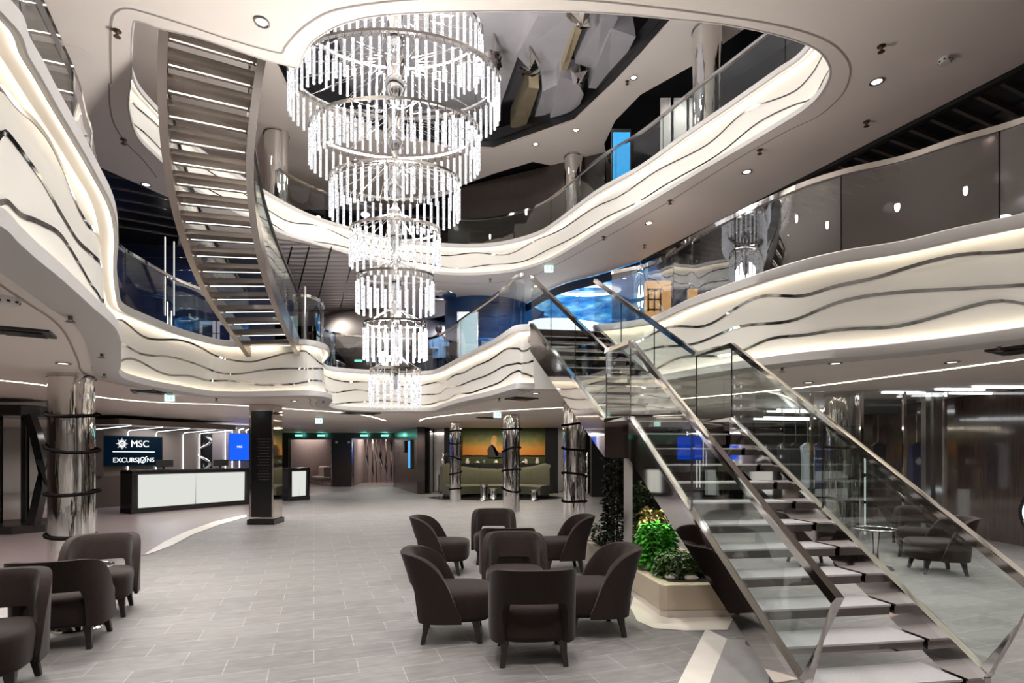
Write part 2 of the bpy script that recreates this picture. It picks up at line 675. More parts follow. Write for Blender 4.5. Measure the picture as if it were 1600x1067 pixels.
# ---- balcony outlines, each entry (lip point, cap point), clockwise seen from above
P2 = [((-2.3, -2.5), (-2.2, -2.5)), ((-2.32, 0), (-2.24, 0)), ((-2.4, 1.4), (-2.33, 1.4)),
      ((-2.58, 2.77), (-2.50, 2.78)), ((-2.69, 3.006), (-2.61, 2.98)), ((-2.81, 3.264), (-2.687, 3.152)),
      ((-2.927, 3.545), (-2.80, 3.387)), ((-3.10, 3.925), (-2.92, 3.65)), ((-3.32, 4.396), (-3.056, 3.95)),
      ((-3.47, 4.74), (-3.225, 4.30)), ((-3.64, 5.07), (-3.38, 4.62)), ((-3.97, 5.59), (-3.56, 4.94)),
      ((-4.5, 6.34), (-3.90, 5.45)), ((-5.15, 7.245), (-4.55, 6.33)), ((-5.52, 7.73), (-5.34, 7.48)),
      ((-5.86, 8.38), (-5.80, 8.24)), ((-6.0, 9.16), (-5.90, 9.036)), ((-5.95, 9.89), (-5.93, 9.85)),
      ((-5.84, 10.63), (-5.78, 10.6)), ((-5.57, 10.75), (-5.60, 10.88)), ((-5.06, 10.75), (-5.1, 10.9)),
      ((-3.95, 10.55), (-4.05, 10.75)), ((-3.66, 10.87), (-3.80, 11.2)), ((-3.78, 11.6), (-3.95, 11.9)),
      ((-4.25, 12.8), (-4.5, 13.1)), ((-4.3, 13.75), (-4.6, 14.0)), ((-3.67, 14.33), (-3.95, 14.5)),
      ((-2.72, 14.33), (-2.75, 14.8)), ((-2.08, 14.23), (-2.2, 14.7)), ((-1.71, 13.36), (-1.82, 14.1)),
      ((-1.17, 11.99), (-1.18, 12.6)), ((-.38, 10.52), (-.376, 10.77)), ((.0, 9.60), (.0, 9.70)),
      ((.12, 9.47), (.12, 9.56)), ((.40, 9.50), (.33, 9.50))]
P2R = [((1.42, 9.40), (1.42, 9.55)), ((1.75, 9.1), (1.80, 9.40)), ((2.21, 8.675), (2.29, 8.99)), ((2.615, 7.975), (2.56, 8.0)),
       ((3.1, 7.22), (2.92, 7.18)), ((3.59, 6.68), (3.31, 6.47)), ((4.21, 6.3), (3.675, 6.09)),
       ((4.67, 5.85), (4.12, 5.82)), ((5.03, 5.40), (4.42, 5.49)), ((5.3, 4.95), (4.80, 5.14)),
       ((5.6, 4.0), (5.3, 4.2)), ((5.7, 2.5), (5.5, 2.5)), ((5.7, -2.5), (5.5, -2.5))]
W = lambda o, s, pts: [(o[0] + x / s, o[1] + y / s) for x, y in pts]
WL = [[(0, 130), (27, 166), (58, 189), (81, 220), (103, 270), (121, 319), (139, 355), (150, 359), (158, 380), (164, 400)],
      [(0, 193), (27, 229), (67, 283), (94, 333), (121, 378), (148, 402), (162, 427), (168, 460)],
      [(0, 301), (27, 337), (63, 349), (90, 364), (117, 404), (139, 445), (157, 472), (168, 492)]]
WM = [[(177, 494), (186, 491), (199, 501), (215, 523), (226, 529), (255, 531), (282, 529), (300, 535.6), (336, 556), (366, 562.6), (393, 566.5), (413, 562.6), (435, 552.5), (460, 547.5), (480, 548), (498, 568), (507, 570)],
      [(189, 531), (204, 546), (224, 555), (264, 556), (300, 566), (345, 583), (368, 585), (399, 580.6), (435, 574.5), (478, 577), (498, 587)],
      [(190, 555), (215, 562.6), (242, 579.5), (267, 588), (282, 587), (296, 584), (323, 595), (357, 594), (395, 600), (429, 603), (460, 600), (483, 594), (503, 604)]]
WB = [[(540, 597.6), (580, 595), (606, 601), (637, 605), (664, 601), (682, 595), (690, 601), (713, 582), (727, 587), (745, 565), (758, 572), (775, 556), (792, 542), (805, 545.5), (813, 548), (829, 548.5)],
      [(540, 608), (569, 609), (627, 621), (661, 615.5), (687, 615.5), (703, 603), (721, 603.7), (740, 590.6), (755, 592), (770, 579), (784, 571), (800, 569.5), (813, 569), (829, 567)],
      [(545, 626), (564, 630), (590, 624), (622, 628.6), (664, 634), (687, 625.5), (698, 626), (716, 613), (740, 617), (758, 603.7), (774, 603), (788, 592), (800, 582), (818, 583.5), (829, 585)]]
_o, _s = (1000, 300), 2.667
WR = [W(_o, _s, [(-150, 690), (-60, 650), (0, 620), (70, 570), (130, 555), (260, 570), (320, 540), (400, 470), (490, 425), (540, 420), (630, 447), (700, 430), (800, 390), (900, 375), (1010, 350), (1150, 295), (1300, 265), (1450, 255), (1600, 252)]),
      W(_o, _s, [(-150, 720), (0, 665), (80, 640), (200, 642), (260, 625), (400, 560), (480, 548), (620, 547), (700, 515), (830, 455), (950, 430), (1150, 407), (1400, 395), (1600, 385)]),
      W(_o, _s, [(-60, 780), (70, 740), (150, 685), (250, 682), (370, 687), (440, 665), (520, 610), (600, 597), (680, 603), (800, 575), (900, 572), (1050, 570), (1200, 530), (1400, 465), (1500, 448), (1600, 440)])]
_o, _s = (860, 0), 2.541
W3 = [W(_o, _s, [(1085, 230), (1040, 295), (990, 350), (950, 380), (900, 400), (820, 415), (780, 430), (720, 480), (680, 535), (620, 585), (560, 610), (500, 645), (430, 665), (370, 705), (310, 765), (260, 800), (190, 808), (140, 840), (90, 890), (0, 930)]),
      W(_o, _s, [(1080, 375), (1030, 400), (960, 420), (870, 460), (800, 500), (740, 560), (690, 610), (630, 640), (570, 670), (500, 710), (440, 740), (380, 790), (320, 825), (230, 850), (170, 890), (100, 945), (0, 978)])]
_o, _s = (400, 240), 3.2
for a, b in zip(W3, ([(1400, 420), (1260, 515), (1200, 510), (1130, 490), (1050, 495), (960, 518), (900, 505), (800, 490), (640, 480), (475, 440), (370, 370), (280, 345), (200, 357), (130, 330), (60, 300)],
                     [(1330, 548), (1200, 550), (1120, 560), (1060, 578), (960, 572), (900, 555), (760, 535), (600, 525), (475, 480), (380, 447), (250, 440), (180, 420), (100, 380)])):
    a += W(_o, _s, b)
W3 = [a[::-1] for a in W3]


def fascia(name, pairs, zb, zt, waves, seg=7, inset=.14, nw=3, closed=False, flange=.30):
    C = catmull([(*a, *b) for a, b in pairs], seg, closed)
    B, T = C[:, :2], C[:, 2:]
    n = len(C)
    NB, NT = normals2(B, closed), normals2(T, closed)
    # wave heights along the run: the height (0..1) at which each traced line crosses the run, waves of our own elsewhere
    vv = np.linspace(.10, .90, 161)
    X3 = B[:, None, :] * (1 - vv)[None, :, None] + T[:, None, :] * vv[None, :, None] - inset * (NB[:, None, :] * (1 - vv)[None, :, None] + NT[:, None, :] * vv[None, :, None])
    Z = zb + (zt - zb) * vv
    ok = X3[..., 1] > .5
    PX = np.where(ok, CX + F * X3[..., 0] / np.maximum(X3[..., 1], .5), -9e3)
    PY = np.where(ok, HZ - F * (Z[None, :] - EYE) / np.maximum(X3[..., 1], .5), -9e3)
    s = np.arange(n)
    arc = np.concatenate([[0], np.cumsum(np.linalg.norm(np.diff(B, axis=0), axis=1))])
    hs = []
    for k in range(nw):
        base = .74 - (.58 if nw == 3 else .42) / (nw - 1) * k
        h = base + .05 * np.sin(arc * 2.1 + k * .7) + .03 * np.sin(arc * 3.7 + k * 1.9)
        for grp in waves:
            pts = []
            for x, y in grp[k]:
                d = (PX - x)**2 + (PY - y)**2
                i, j = np.unravel_index(np.argmin(d), d.shape)
                if d[i, j] < 150:
                    pts.append((i, vv[j]))
            if len(pts) > 2:
                pts.sort()
                uniq = {}
                for i, v in pts:
                    uniq.setdefault(i, []).append(v)
                xs = sorted(uniq)
                ys = [np.mean(uniq[i]) for i in xs]
                q = (s >= xs[0]) & (s <= xs[-1])
                h[q] = np.interp(s[q], xs, ys)
        ker = np.array([.25, .5, .25])
        for _ in range(5):
            h = np.convolve(np.pad(h, 1, mode='edge'), ker, 'valid')
        hs.append(h)
    for k in range(nw):                                        # keep the lines apart and inside the panel
        top = .88 if k == 0 else hs[k - 1] - .05
        hs[k] = np.clip(hs[k], .13 + .05 * (nw - 1 - k), None)
        hs[k] = np.minimum(hs[k], top)

    def pt(i, v, off):
        p = B[i] * (1 - v) + T[i] * v + (NB[i] * (1 - v) + NT[i] * v) * off
        return (p[0], p[1], zb + (zt - zb) * v)
    root = thing(name, None, None)
    root['kind'] = 'structure'
    m = n if closed else n
    idx = list(range(n)) + ([0] if closed else [])
    lip = MB()
    lip.loft([[pt(i, 0, -flange), pt(i, 0, -.012), pt(i, .008, 0), pt(i, .092, 0), pt(i, .100, -.010), pt(i, .100, -.030), pt(i, .086, -.032), pt(i, .086, -inset - .02)] for i in idx], closed=False, cap=False)
    lip.build('lip', M['cap'], root, smooth=40)
    cap = MB()
    cap.loft([[pt(i, .918, -inset - .02), pt(i, .918, -.042), pt(i, .892, -.040), pt(i, .890, -.012), pt(i, .900, 0), pt(i, .99, 0), pt(i, 1, -.012), pt(i, 1, -.45)] for i in idx], closed=False, cap=False)
    cap.build('cap', M['cap'], root, smooth=40)
    step = .008
    lay = [-inset + step * (k - nw + 1) for k in range(nw + 1)]   # layer depth, top first
    pan = MB()
    for k in range(nw + 1):
        rows = []
        for i in idx:
            v1 = .920 if k == 0 else hs[k - 1][i] - .009
            v0 = .085 if k == nw else hs[k][i] + .009
            rows.append([pt(i, v0, lay[k]), pt(i, (v0 + v1) / 2, lay[k]), pt(i, v1, lay[k])])
        pan.loft(rows, closed=False, cap=False)
    pan.build('wave_panel', M['fascia'], root, smooth=60)
    for k in range(nw):
        rb = MB()
        rb.loft([[pt(i, hs[k][i] - .016, lay[k + 1] + .004), pt(i, hs[k][i] + .014, lay[k + 1] + .003)] for i in idx], closed=False, cap=False)
        rb.build('chrome_inlay', M['inlay'], root, smooth=60)
    ld = MB()
    ld.loft([[pt(i, .895, -.044), pt(i, .914, -.044)] for i in idx], closed=False, cap=False)
    ld.loft([[pt(i, .088, -.036), pt(i, .099, -.034)] for i in idx], closed=False, cap=False)
    ld.build('light_strip', M['led_cove'], root)
    return B, T, NB, NT


F2 = fascia('wall_middle_balcony', P2, Z2B, Z2T, [WL, WM, WB])
F2R = fascia('wall_middle_balcony', P2R, Z2B, Z2T, [WR])
K3 = [((211, 37), None), ((206.5, 124), None), ((202, 170), None), ((214, 213), None), ((236, 238), None)]
P3 = [(at_z(211, 37, Z3B)[:2],) * 2, (at_z(206, 124, Z3B)[:2],) * 2, (at_z(202, 170, Z3B)[:2],) * 2, (at_z(214, 213, Z3B)[:2],) * 2,
      (at_z(236, 238, Z3B)[:2],) * 2, ((-5.75, 10.2), (-5.75, 10.2))]
for b, t in [((440, 365), (440.6, 312)), ((494, 382), (490, 336)), ((548, 398), (540, 352)), ((620, 418), (615, 372)), ((690, 429), (690, 379)), ((744, 430), (744, 380.6)),
             ((806, 424), (797, 374)), ((860, 407), (850, 356)), ((939, 360), (930, 297)), ((1017, 315), (1000, 257)),
             ((1096, 267.6), (1075, 203)), ((1175, 222), (1150, 151)), ((1249, 177), (1215, 105)), ((1277, 153), (1250, 80))]:
    P3.append((at_z(*b, Z3B)[:2], at_z(*t, Z3T)[:2]))
near3 = [(1293, 126), (1295, 108), (1281, 84.6), (1253, 69), (1206, 55), (1135, 41), (1045, 31.5), (950, 23), (860, 20), (740, 20), (652, 22.7), (577, 29), (527.5, 43.6), (490, 67), (475, 90), (466, 107), (440, 102), (406, 93), (313, 62), (248, 46), (226, 37)]
for p in near3:
    P3.append((at_z(*p, Z3B)[:2],) * 2)
F3 = fascia('wall_upper_balcony', P3, Z3B, Z3T, [W3], seg=6, inset=.12, nw=2, closed=True, flange=.02)

b = MB()
b.hexa([(.38, 9.5, Z2B), (1.46, 9.42, Z2B), (1.46, 9.7, Z2B), (.38, 9.8, Z2B), (.38, 9.5, 3.5), (1.46, 9.42, 3.5), (1.46, 9.7, 3.5), (.38, 9.8, 3.5)])
struct(b.build('wall_stair_head', M['fascia']))

# ---- ceilings
def outline(Bc, off, NBc):
    return [(p[0] - n[0] * off, p[1] - n[1] * off) for p, n in zip(Bc, NBc)]


hole1 = [tuple(p) for p in F2[0]] + [tuple(p) for p in F2R[0]]
hole1 = outline(F2[0], .3, F2[2]) + outline(F2R[0], .3, F2R[2])
struct(flat_poly('ceiling_lobby', [(-24, -3.5), (24, -3.5), (24, 40), (-24, 40)], [hole1[::-1]], Z1C, M['ceiling']))
hole2 = outline(F2[1], .35, F2[3]) + outline(F2R[1], .35, F2R[3])
struct(flat_poly('floor_middle_deck', [(-24, -3.5), (24, -3.5), (24, 40), (-24, 40)], [hole2[::-1]], Z2, M['carpet']))
hole3 = [tuple(p) for p in F3[0]]
bl = [(8.6, 1.7), (6.3, 6.8), (4.76, 10.19), (3.18, 13.67), (2.38, 14.6), (1.5, 15.4), (.95, 16.3), (.3, 17.9), (-2.28, 18.9), (-4.0, 20.5), (-8.6, 20.5), (-8.6, 14.0), (-6.3, 10.6), (-6.9, 9.24), (-9.5, 6.2), (-13, 3.5), (-13, -3.5), (8.6, -3.5)]
struct(flat_poly('ceiling_middle_deck', bl, [hole3], Z2C, M['ceiling']))
struct(flat_poly('ceiling_black', [(-24, -3.5), (24, -3.5), (24, 40), (-24, 40)], [outline(F3[0], .5, F3[2])], Z2C + .22, M['ceiling_black']))
fb = MB()
for (a, b) in zip(bl[:-1], bl[1:]):
    fb.quad((*a, Z2C), (*b, Z2C), (*b, Z2C + .22), (*a, Z2C + .22))
struct(fb.build('ceiling_edge', M['ceiling_black']))
struct(flat_poly('floor_upper_deck', [(-24, -3.5), (24, -3.5), (24, 40), (-24, 40)], [outline(F3[1], .42, F3[3])], Z3, M['carpet']))
h4 = [at_z(*p, Z3C)[:2] for p in [(437, 105), (450, 135), (516, 165), (600, 205), (690, 226), (772, 230), (856, 200), (897, 186), (961, 125), (1003, 80), (1045, 32)]] + [(3.3, 9.6), (2.6, 8.4), (1.0, 7.6), (-1.0, 7.4), (-3.5, 8.2), (-5.2, 10.0)]
c4 = [(9, 2), (6.2, 8.6)] + [at_z(*p, Z3C)[:2] for p in [(1083, 102), (1001, 148), (961, 189), (944, 225), (950, 252), (968, 275)]] + [(5.5, 22), (1.8, 21), (1.4, 16.2), (.6, 15.9), (-.6, 16.6), (-2.0, 17.6), (-3.5, 19), (-12, 19), (-12, 2)]
struct(flat_poly('ceiling_upper_deck', c4, [h4[::-1]], Z3C, M['ceiling']))
struct(flat_poly('ceiling_black', [(-24, -3.5), (24, -3.5), (24, 40), (-24, 40)], [h4[::-1]], Z3C + .2, M['ceiling_black']))
tb = MB()
hc = catmull([(x, y) for x, y in h4], 4, True)
tb.loft([[(p[0], p[1], Z3C - .005), (p[0], p[1], Z3C + .5)] for p in list(hc) + [hc[0]]], closed=False, cap=False)
struct(tb.build('ceiling_edge', M['ceiling_black'], smooth=40))
struct(flat_poly('ceiling_top', [(-16, 0), (16, 0), (16, 30), (-16, 30)], [], 12.4, M['facet']))

# shadow gaps that follow the balconies on the ceilings
def groove(name, Bc, NBc, off, z, wd=.022, closed=False, skip=None):
    b = MB()
    r = []
    for p, n in zip(Bc, NBc):
        q0, q1 = p - n * off, p - n * (off + wd)
        r.append([(q0[0], q0[1], z), (q1[0], q1[1], z)])
    if closed:
        r.append(r[0])
    b.loft(r, closed=False, cap=False)
    return struct(b.build(name, M['groove']))


def smooth_off(Bc, NBc, off):
    q = Bc - NBc * off
    for _ in range(10):
        q[1:-1] = (q[:-2] + 2 * q[1:-1] + q[2:]) / 4
    return q


for Bc, NBc in ((F2[0], F2[2]), (F2R[0], F2R[2])):
    q = smooth_off(Bc, NBc, .42)
    groove('ceiling_trim_gap', q, normals2(q), 0, Z1C - .004)
gq = [at_z(*p, Z2C)[:2] for p in [(172, 130), (171, 60), (174, 25), (185, 14), (200, 12), (225, 18), (290, 38), (360, 61), (437, 82), (443, 74), (458, 55), (480, 36), (512, 18), (560, 7), (640, -2), (740, -6), (860, -4), (950, 2), (1040, 12), (1130, 24), (1210, 37), (1268, 52), (1305, 70), (1325, 92), (1330, 112), (1322, 140), (1300, 165), (1275, 184), (1230, 205), (1150, 250), (1044, 316), (943, 373), (880, 408), (830, 432), (780, 441), (740, 443), (690, 441), (600, 430)]]
q = catmull(gq, 5)
groove('ceiling_trim_gap', q, normals2(q), 0, Z2C - .004, .02)
gq = [at_z(*p, Z2C)[:2] for p in [(172, 130), (173, 165), (180, 195), (200, 225), (225, 250), (246, 277)]]
q = catmull(gq, 5)
groove('ceiling_trim_gap', q, normals2(q), 0, Z2C - .004, .02)

# ---- light strips let into the lobby ceiling
for pl in ([(0, 594), (40, 598), (84, 604), (149, 619), (200, 625), (260, 629), (350, 632), (455, 639), (530, 644), (565, 648), (585, 652), (602, 657)],
           [(656, 657.5), (660, 655), (672, 652.5), (716, 647), (786, 642), (813, 640), (881, 636.5), (960, 631), (1067, 622.5), (1232, 607.5), (1400, 587), (1600, 560.6), (1700, 549)]):
    q = catmull([at_z(*p, Z1C)[:2] for p in pl], 5)
    nn = normals2(q)
    b = MB()
    b.loft([[(p[0] + n_[0] * .035, p[1] + n_[1] * .035, Z1C - .006), (p[0] - n_[0] * .035, p[1] - n_[1] * .035, Z1C - .006)] for p, n_ in zip(q, nn)], closed=False, cap=False)
    struct(b.build('ceiling_light_strip', M['led']))

# ---- outer walls
def wall(name, a, b, z0, z1, m, t=.15):
    a, b = Vector((*a, 0)), Vector((*b, 0))
    d = (b - a).normalized()
    n = Vector((-d.y, d.x, 0)) * t
    mb = MB()
    mb.hexa([(a.x, a.y, z0), (b.x, b.y, z0), (b.x + n.x, b.y + n.y, z0), (a.x + n.x, a.y + n.y, z0),
             (a.x, a.y, z1), (b.x, b.y, z1), (b.x + n.x, b.y + n.y, z1), (a.x + n.x, a.y + n.y, z1)])
    return struct(mb.build(name, m))


wall('wall_left', (-16, -3.5), (-16, 40), 0, 12.4, M['taupe_dark'])
wall('wall_right', (14.5, 40), (14.5, -3.5), 0, 12.4, M['taupe_dark'])
wall('wall_behind', (15, -4), (-17, -4), 0, Z1C, M['white_wall'])
wall('wall_behind', (15, -4), (-17, -4), Z1C, 12.4, M['taupe_dark'])
wall('wall_rear', (-16, 40), (14.5, 40), 0, 12.4, M['black_matte'])
# wood wall of the shop on the right
wall('wall_shop', (8.95, 13.5), (9.0, 6.0), 0, Z1C, M['wood_gloss'], -.1)
b = MB()
b.box((8.91, 10.2, .05), (.05, 6.6, .10))
struct(b.build('baseboard_shop', M['dark_metal']))

# back wall with two open doorways
YB = 28.0
def xb(px, y=YB):
    return (px - CX) / F * y


zt_ = Z1C
for x0, x1, z0, z1 in ((440, 452, 0, zt_), (452, 518, 2.42, zt_), (519, 551, 0, zt_), (551, 616, 2.42, zt_)):
    b = MB()
    b.box(((xb(x0) + xb(x1)) / 2, YB + .1, (z0 + z1) / 2), (xb(x1) - xb(x0), .2, z1 - z0))
    struct(b.build('wall_back', M['wood']))
b = MB()
b.quad((xb(616), YB, 0), (xb(652, 22.5), 22.5, 0), (xb(652, 22.5), 22.5, Z1C), (xb(616), YB, Z1C))
b.quad((xb(652, 22.5), 22.5, 0), (xb(664, 22.4), 22.4, 0), (xb(664, 22.4), 22.4, Z1C), (xb(652, 22.5), 22.5, Z1C))
struct(b.build('wall_lift_lobby', M['wood']))
b = MB()
for x0, x1 in ((452, 518), (551, 616)):
    b.bar([(xb(x0), YB - .02, 0), (xb(x0), YB - .02, 2.42), (xb(x1), YB - .02, 2.42), (xb(x1), YB - .02, 0)], .05, .09)
struct(b.build('trim_1', M['chrome_soft']))
# corridor beyond the doorways
b = MB()
b.quad((xb(480), 33, 0), (xb(420), 29, 0), (xb(420), 29, Z1C), (xb(480), 33, Z1C))
b.quad((xb(548), 28.3, 0), (xb(572, 33), 33, 0), (xb(572, 33), 33, Z1C), (xb(548), 28.3, Z1C))
b.quad((xb(572, 33), 33, 0), (xb(620, 34), 34, 0), (xb(620, 34), 34, Z1C), (xb(572, 33), 33, Z1C))
struct(b.build('wall_corridor', M['wood_pink']))
area('corridor_lamp', (xb(585, 31), 31, 2.6), 2.0, 55)
area('corridor_lamp', (xb(480, 31), 31, 2.6), 2.0, 40)

# right of the sofa: grey lit niches and a black opening
wall('wall_niche', (xb(655, 24), 24), (xb(985, 24), 24), 0, Z1C, M['chrome_soft'], .2)
for a, b_ in ((655, 672), (694, 712), (852, 872), (915, 925)):
    b = MB()
    b.box(((xb(a, 23) + xb(b_, 23)) / 2, 23.4, Z1C / 2), (xb(b_, 23) - xb(a, 23), .8, Z1C))
    struct(b.build('wall_pier', M['black']))
b = MB()
b.box(((xb(925, 21) + xb(1130, 21)) / 2, 21.3, Z1C / 2), (xb(1130, 21) - xb(925, 21), .5, Z1C))
struct(b.build('wall_dark', M['black_matte']))
wall('wall_dark', (xb(1130, 21), 21), (8.9, 13.4), 0, Z1C, M['black'], .2)

# ---- middle and upper deck backgrounds
wall('wall_middle_rear', (-12, 24), (9, 24), Z2, Z2C + .2, M['navy'])
wall('wall_middle_right', (9.2, 24), (9.2, -2), Z2, Z2C + .2, M['taupe_dark'])
wall('wall_middle_left', (-9.8, 5), (-9.8, 20), Z2, Z2C + .2, M['navy'])
wall('wall_upper_rear', (-12, 21), (9, 21), Z3, Z3C + .2, M['taupe_dark'])
wall('wall_upper_right', (8.2, 22), (8.2, 2), Z3, Z3C + .2, M['black'])
wall('wall_upper_left', (-9, 4), (-9, 21), Z3, Z3C + .2, M['white_wall'])
# ================================================================== BALUSTRADES
def balustrade(name, label, C, N, z0, z1, inset, seg_len=1.05, i0=0, i1=None, mat_glass=None, rail_w=.05, rail_h=.05):
    """glass panels, thin gaps and a handrail along a curve; C the cap outline, N its normals towards the opening"""
    i1 = len(C) if i1 is None else i1
    ins = np.broadcast_to(np.asarray(inset, float), (len(C),))
    Q = (C - N * ins[:, None])[i0:i1]
    arc = np.concatenate([[0], np.cumsum(np.linalg.norm(np.diff(Q, axis=0), axis=1))])
    n = max(1, round(arc[-1] / seg_len))
    root = thing(name, label, 'balustrade', (Q[0][0], Q[0][1], z0))

    def P(s):
        return np.array([np.interp(s, arc, Q[:, 0]), np.interp(s, arc, Q[:, 1])])
    for k in range(n):
        a, b_ = arc[-1] * k / n + .008, arc[-1] * (k + 1) / n - .008
        ss = np.linspace(a, b_, 5)
        rows = []
        for s in ss:
            p = P(s)
            t = P(min(s + .02, arc[-1])) - P(max(s - .02, 0))
            t /= np.linalg.norm(t) + 1e-9
            nn = np.array([t[1], -t[0]]) * .006
            rows.append([(p[0] - nn[0], p[1] - nn[1], z0), (p[0] + nn[0], p[1] + nn[1], z0), (p[0] + nn[0], p[1] + nn[1], z1 - .02), (p[0] - nn[0], p[1] - nn[1], z1 - .02)])
        b = MB()
        b.loft(rows, True, True)
        b.build('glass_panel', mat_glass or M['glass_rail'], root, smooth=30)
    for k in range(1, n):
        p = P(arc[-1] * k / n)
        b = MB()
        b.box((p[0], p[1], (z0 + z1) / 2), (.010, .010, z1 - z0))
        b.build('panel_joint', M['black'], root)
    b = MB()
    b.bar([(*p, z1) for p in Q], rail_w, rail_h)
    b.build('handrail', M['chrome'], root, smooth=30)
    return root


T2, N2 = F2[1], F2[3]
def near_idx(C, p):
    return int(np.argmin(np.linalg.norm(C - np.array(p), axis=1)))


ia, ib_, ic, id_ = near_idx(T2, (-5.4, 7.6)), near_idx(T2, (-5.70, 10.75)), near_idx(T2, (-4.35, 10.8)), near_idx(T2, (-3.95, 11.9))
ins = np.interp(np.arange(len(T2)), [0, ia - 18, ia], [.27, .26, .10])
balustrade('glass_balustrade', 'curved glass balustrade on the left white balcony before the blue-lit rooms', T2, N2, Z2T - .02, 4.73, ins, 1.2, near_idx(T2, (-2.3, 1.4)), ib_)
balustrade('glass_balustrade', 'glass balustrade along the far balcony behind the chandelier, rising to the staircase head', T2, N2, Z2T - .02, 4.73, .08, 1.15, near_idx(T2, (-4.5, 13.1)), len(T2) - 4)
balustrade('glass_balustrade', 'long dark glass balustrade curving above the right wave-panelled balcony', F2R[1], F2R[3], Z2T - .02, 4.73, .06, 1.3, 5, None, M['glass_dark'], .06, .06)
balustrade('glass_balustrade', 'glass balustrade with dark handrail around the upper balcony opening', F3[1], F3[3], Z3T - .02, 7.95, .10, 1.25, near_idx(F3[1], at_z(440.6, 312, Z3T)[:2]), near_idx(F3[1], at_z(1295, 108, Z3B)[:2]), M['glass'], .05, .05)
balustrade('glass_balustrade', 'short glass balustrade end beside the curved staircase foot on the platform corner', T2, N2, Z2T - .02, 4.73, .12, .45, ic + 1, id_, M['glass'])

# ================================================================== MAIN STAIRCASE
LN, RN = Vector((1.248, 5.896, 0)), Vector((2.449, 6.086, 0))          # landing, near corners
LF, RF = Vector((1.06, 6.30, 0)), Vector((2.20, 6.50, 0))              # landing, far corners
LT, RT = Vector((.30, 9.05, 0)), Vector((1.40, 9.20, 0))               # head of the upper flight
DIR = Vector((-.163, .987, 0))
LB, RB = Vector((1.651, 3.28, 0)), Vector((2.895, 3.466, 0))           # foot (first nosing)
RISE, ZL = .165, 1.815
stair = thing('staircase', 'wide mirror-steel staircase of two straight flights with grey stone treads and glass sides', 'staircase', ((LB.x + RB.x) / 2, (LB.y + RB.y) / 2, 0))


def lerp(a, b, t):
    return a + (b - a) * t


def tread(nl, nr, bl_, br, z, th=.075, ins=.065, tray='mirror_dark'):
    """one step between nosing (nl, nr) and back edge (bl, br): stone top over a folded steel tray"""
    d = (nr - nl).normalized()
    nl, bl_ = nl + d * ins, bl_ + d * ins
    nr, br = nr - d * ins, br - d * ins
    b = MB()
    b.hexa([(nl.x, nl.y, z - .014), (nr.x, nr.y, z - .014), (br.x, br.y, z - .014), (bl_.x, bl_.y, z - .014),
            (nl.x, nl.y, z), (nr.x, nr.y, z), (br.x, br.y, z), (bl_.x, bl_.y, z)])
    t = b.build('tread', M['tread'], stair)
    b = MB()
    f = lerp(nl, bl_, .04), lerp(nr, br, .04)
    b.hexa([(f[0].x, f[0].y, z - th), (f[1].x, f[1].y, z - th), (br.x, br.y, z - th), (bl_.x, bl_.y, z - th),
            (f[0].x, f[0].y, z - .0145), (f[1].x, f[1].y, z - .0145), (br.x, br.y, z - .0145), (bl_.x, bl_.y, z - .0145)])
    b.build('tread_tray', M[tray], t, world=True)


for k in range(-1, 10):
    t0, t1 = k / 10, (k + 1.12) / 10
    if k == -1:
        tread(lerp(LB, LN, -.1), lerp(RB, RN, -.1), lerp(LB, LN, .012), lerp(RB, RN, .012), .02, .02)
        continue
    tread(lerp(LB, LN, t0), lerp(RB, RN, t0), lerp(LB, LN, t1), lerp(RB, RN, t1), RISE * (k + 1))
tread(LN, RN, lerp(LF, LT, .1), lerp(RF, RT, .1), ZL, .12)
for k in range(1, 11):
    t0, t1 = (k - 1) / 10.4, (k + .12) / 10.4
    tread(lerp(LF, LT, t0), lerp(RF, RT, t0), lerp(LF, LT, t1), lerp(RF, RT, t1), ZL + RISE * k, tray='mirror')  # brighter steel copy imitates the bright reflections under these treads
tread(lerp(LF, LT, 10 / 10.4), lerp(RF, RT, 10 / 10.4), LT + DIR * .55, RT + DIR * .45, Z2 + .004, .1)

# side plates, glass, shoes and handrails
SH = .150
def zs(p, a, z0, q, z1):
    return z0 + (z1 - z0) * (p - a).length / (q - a).length


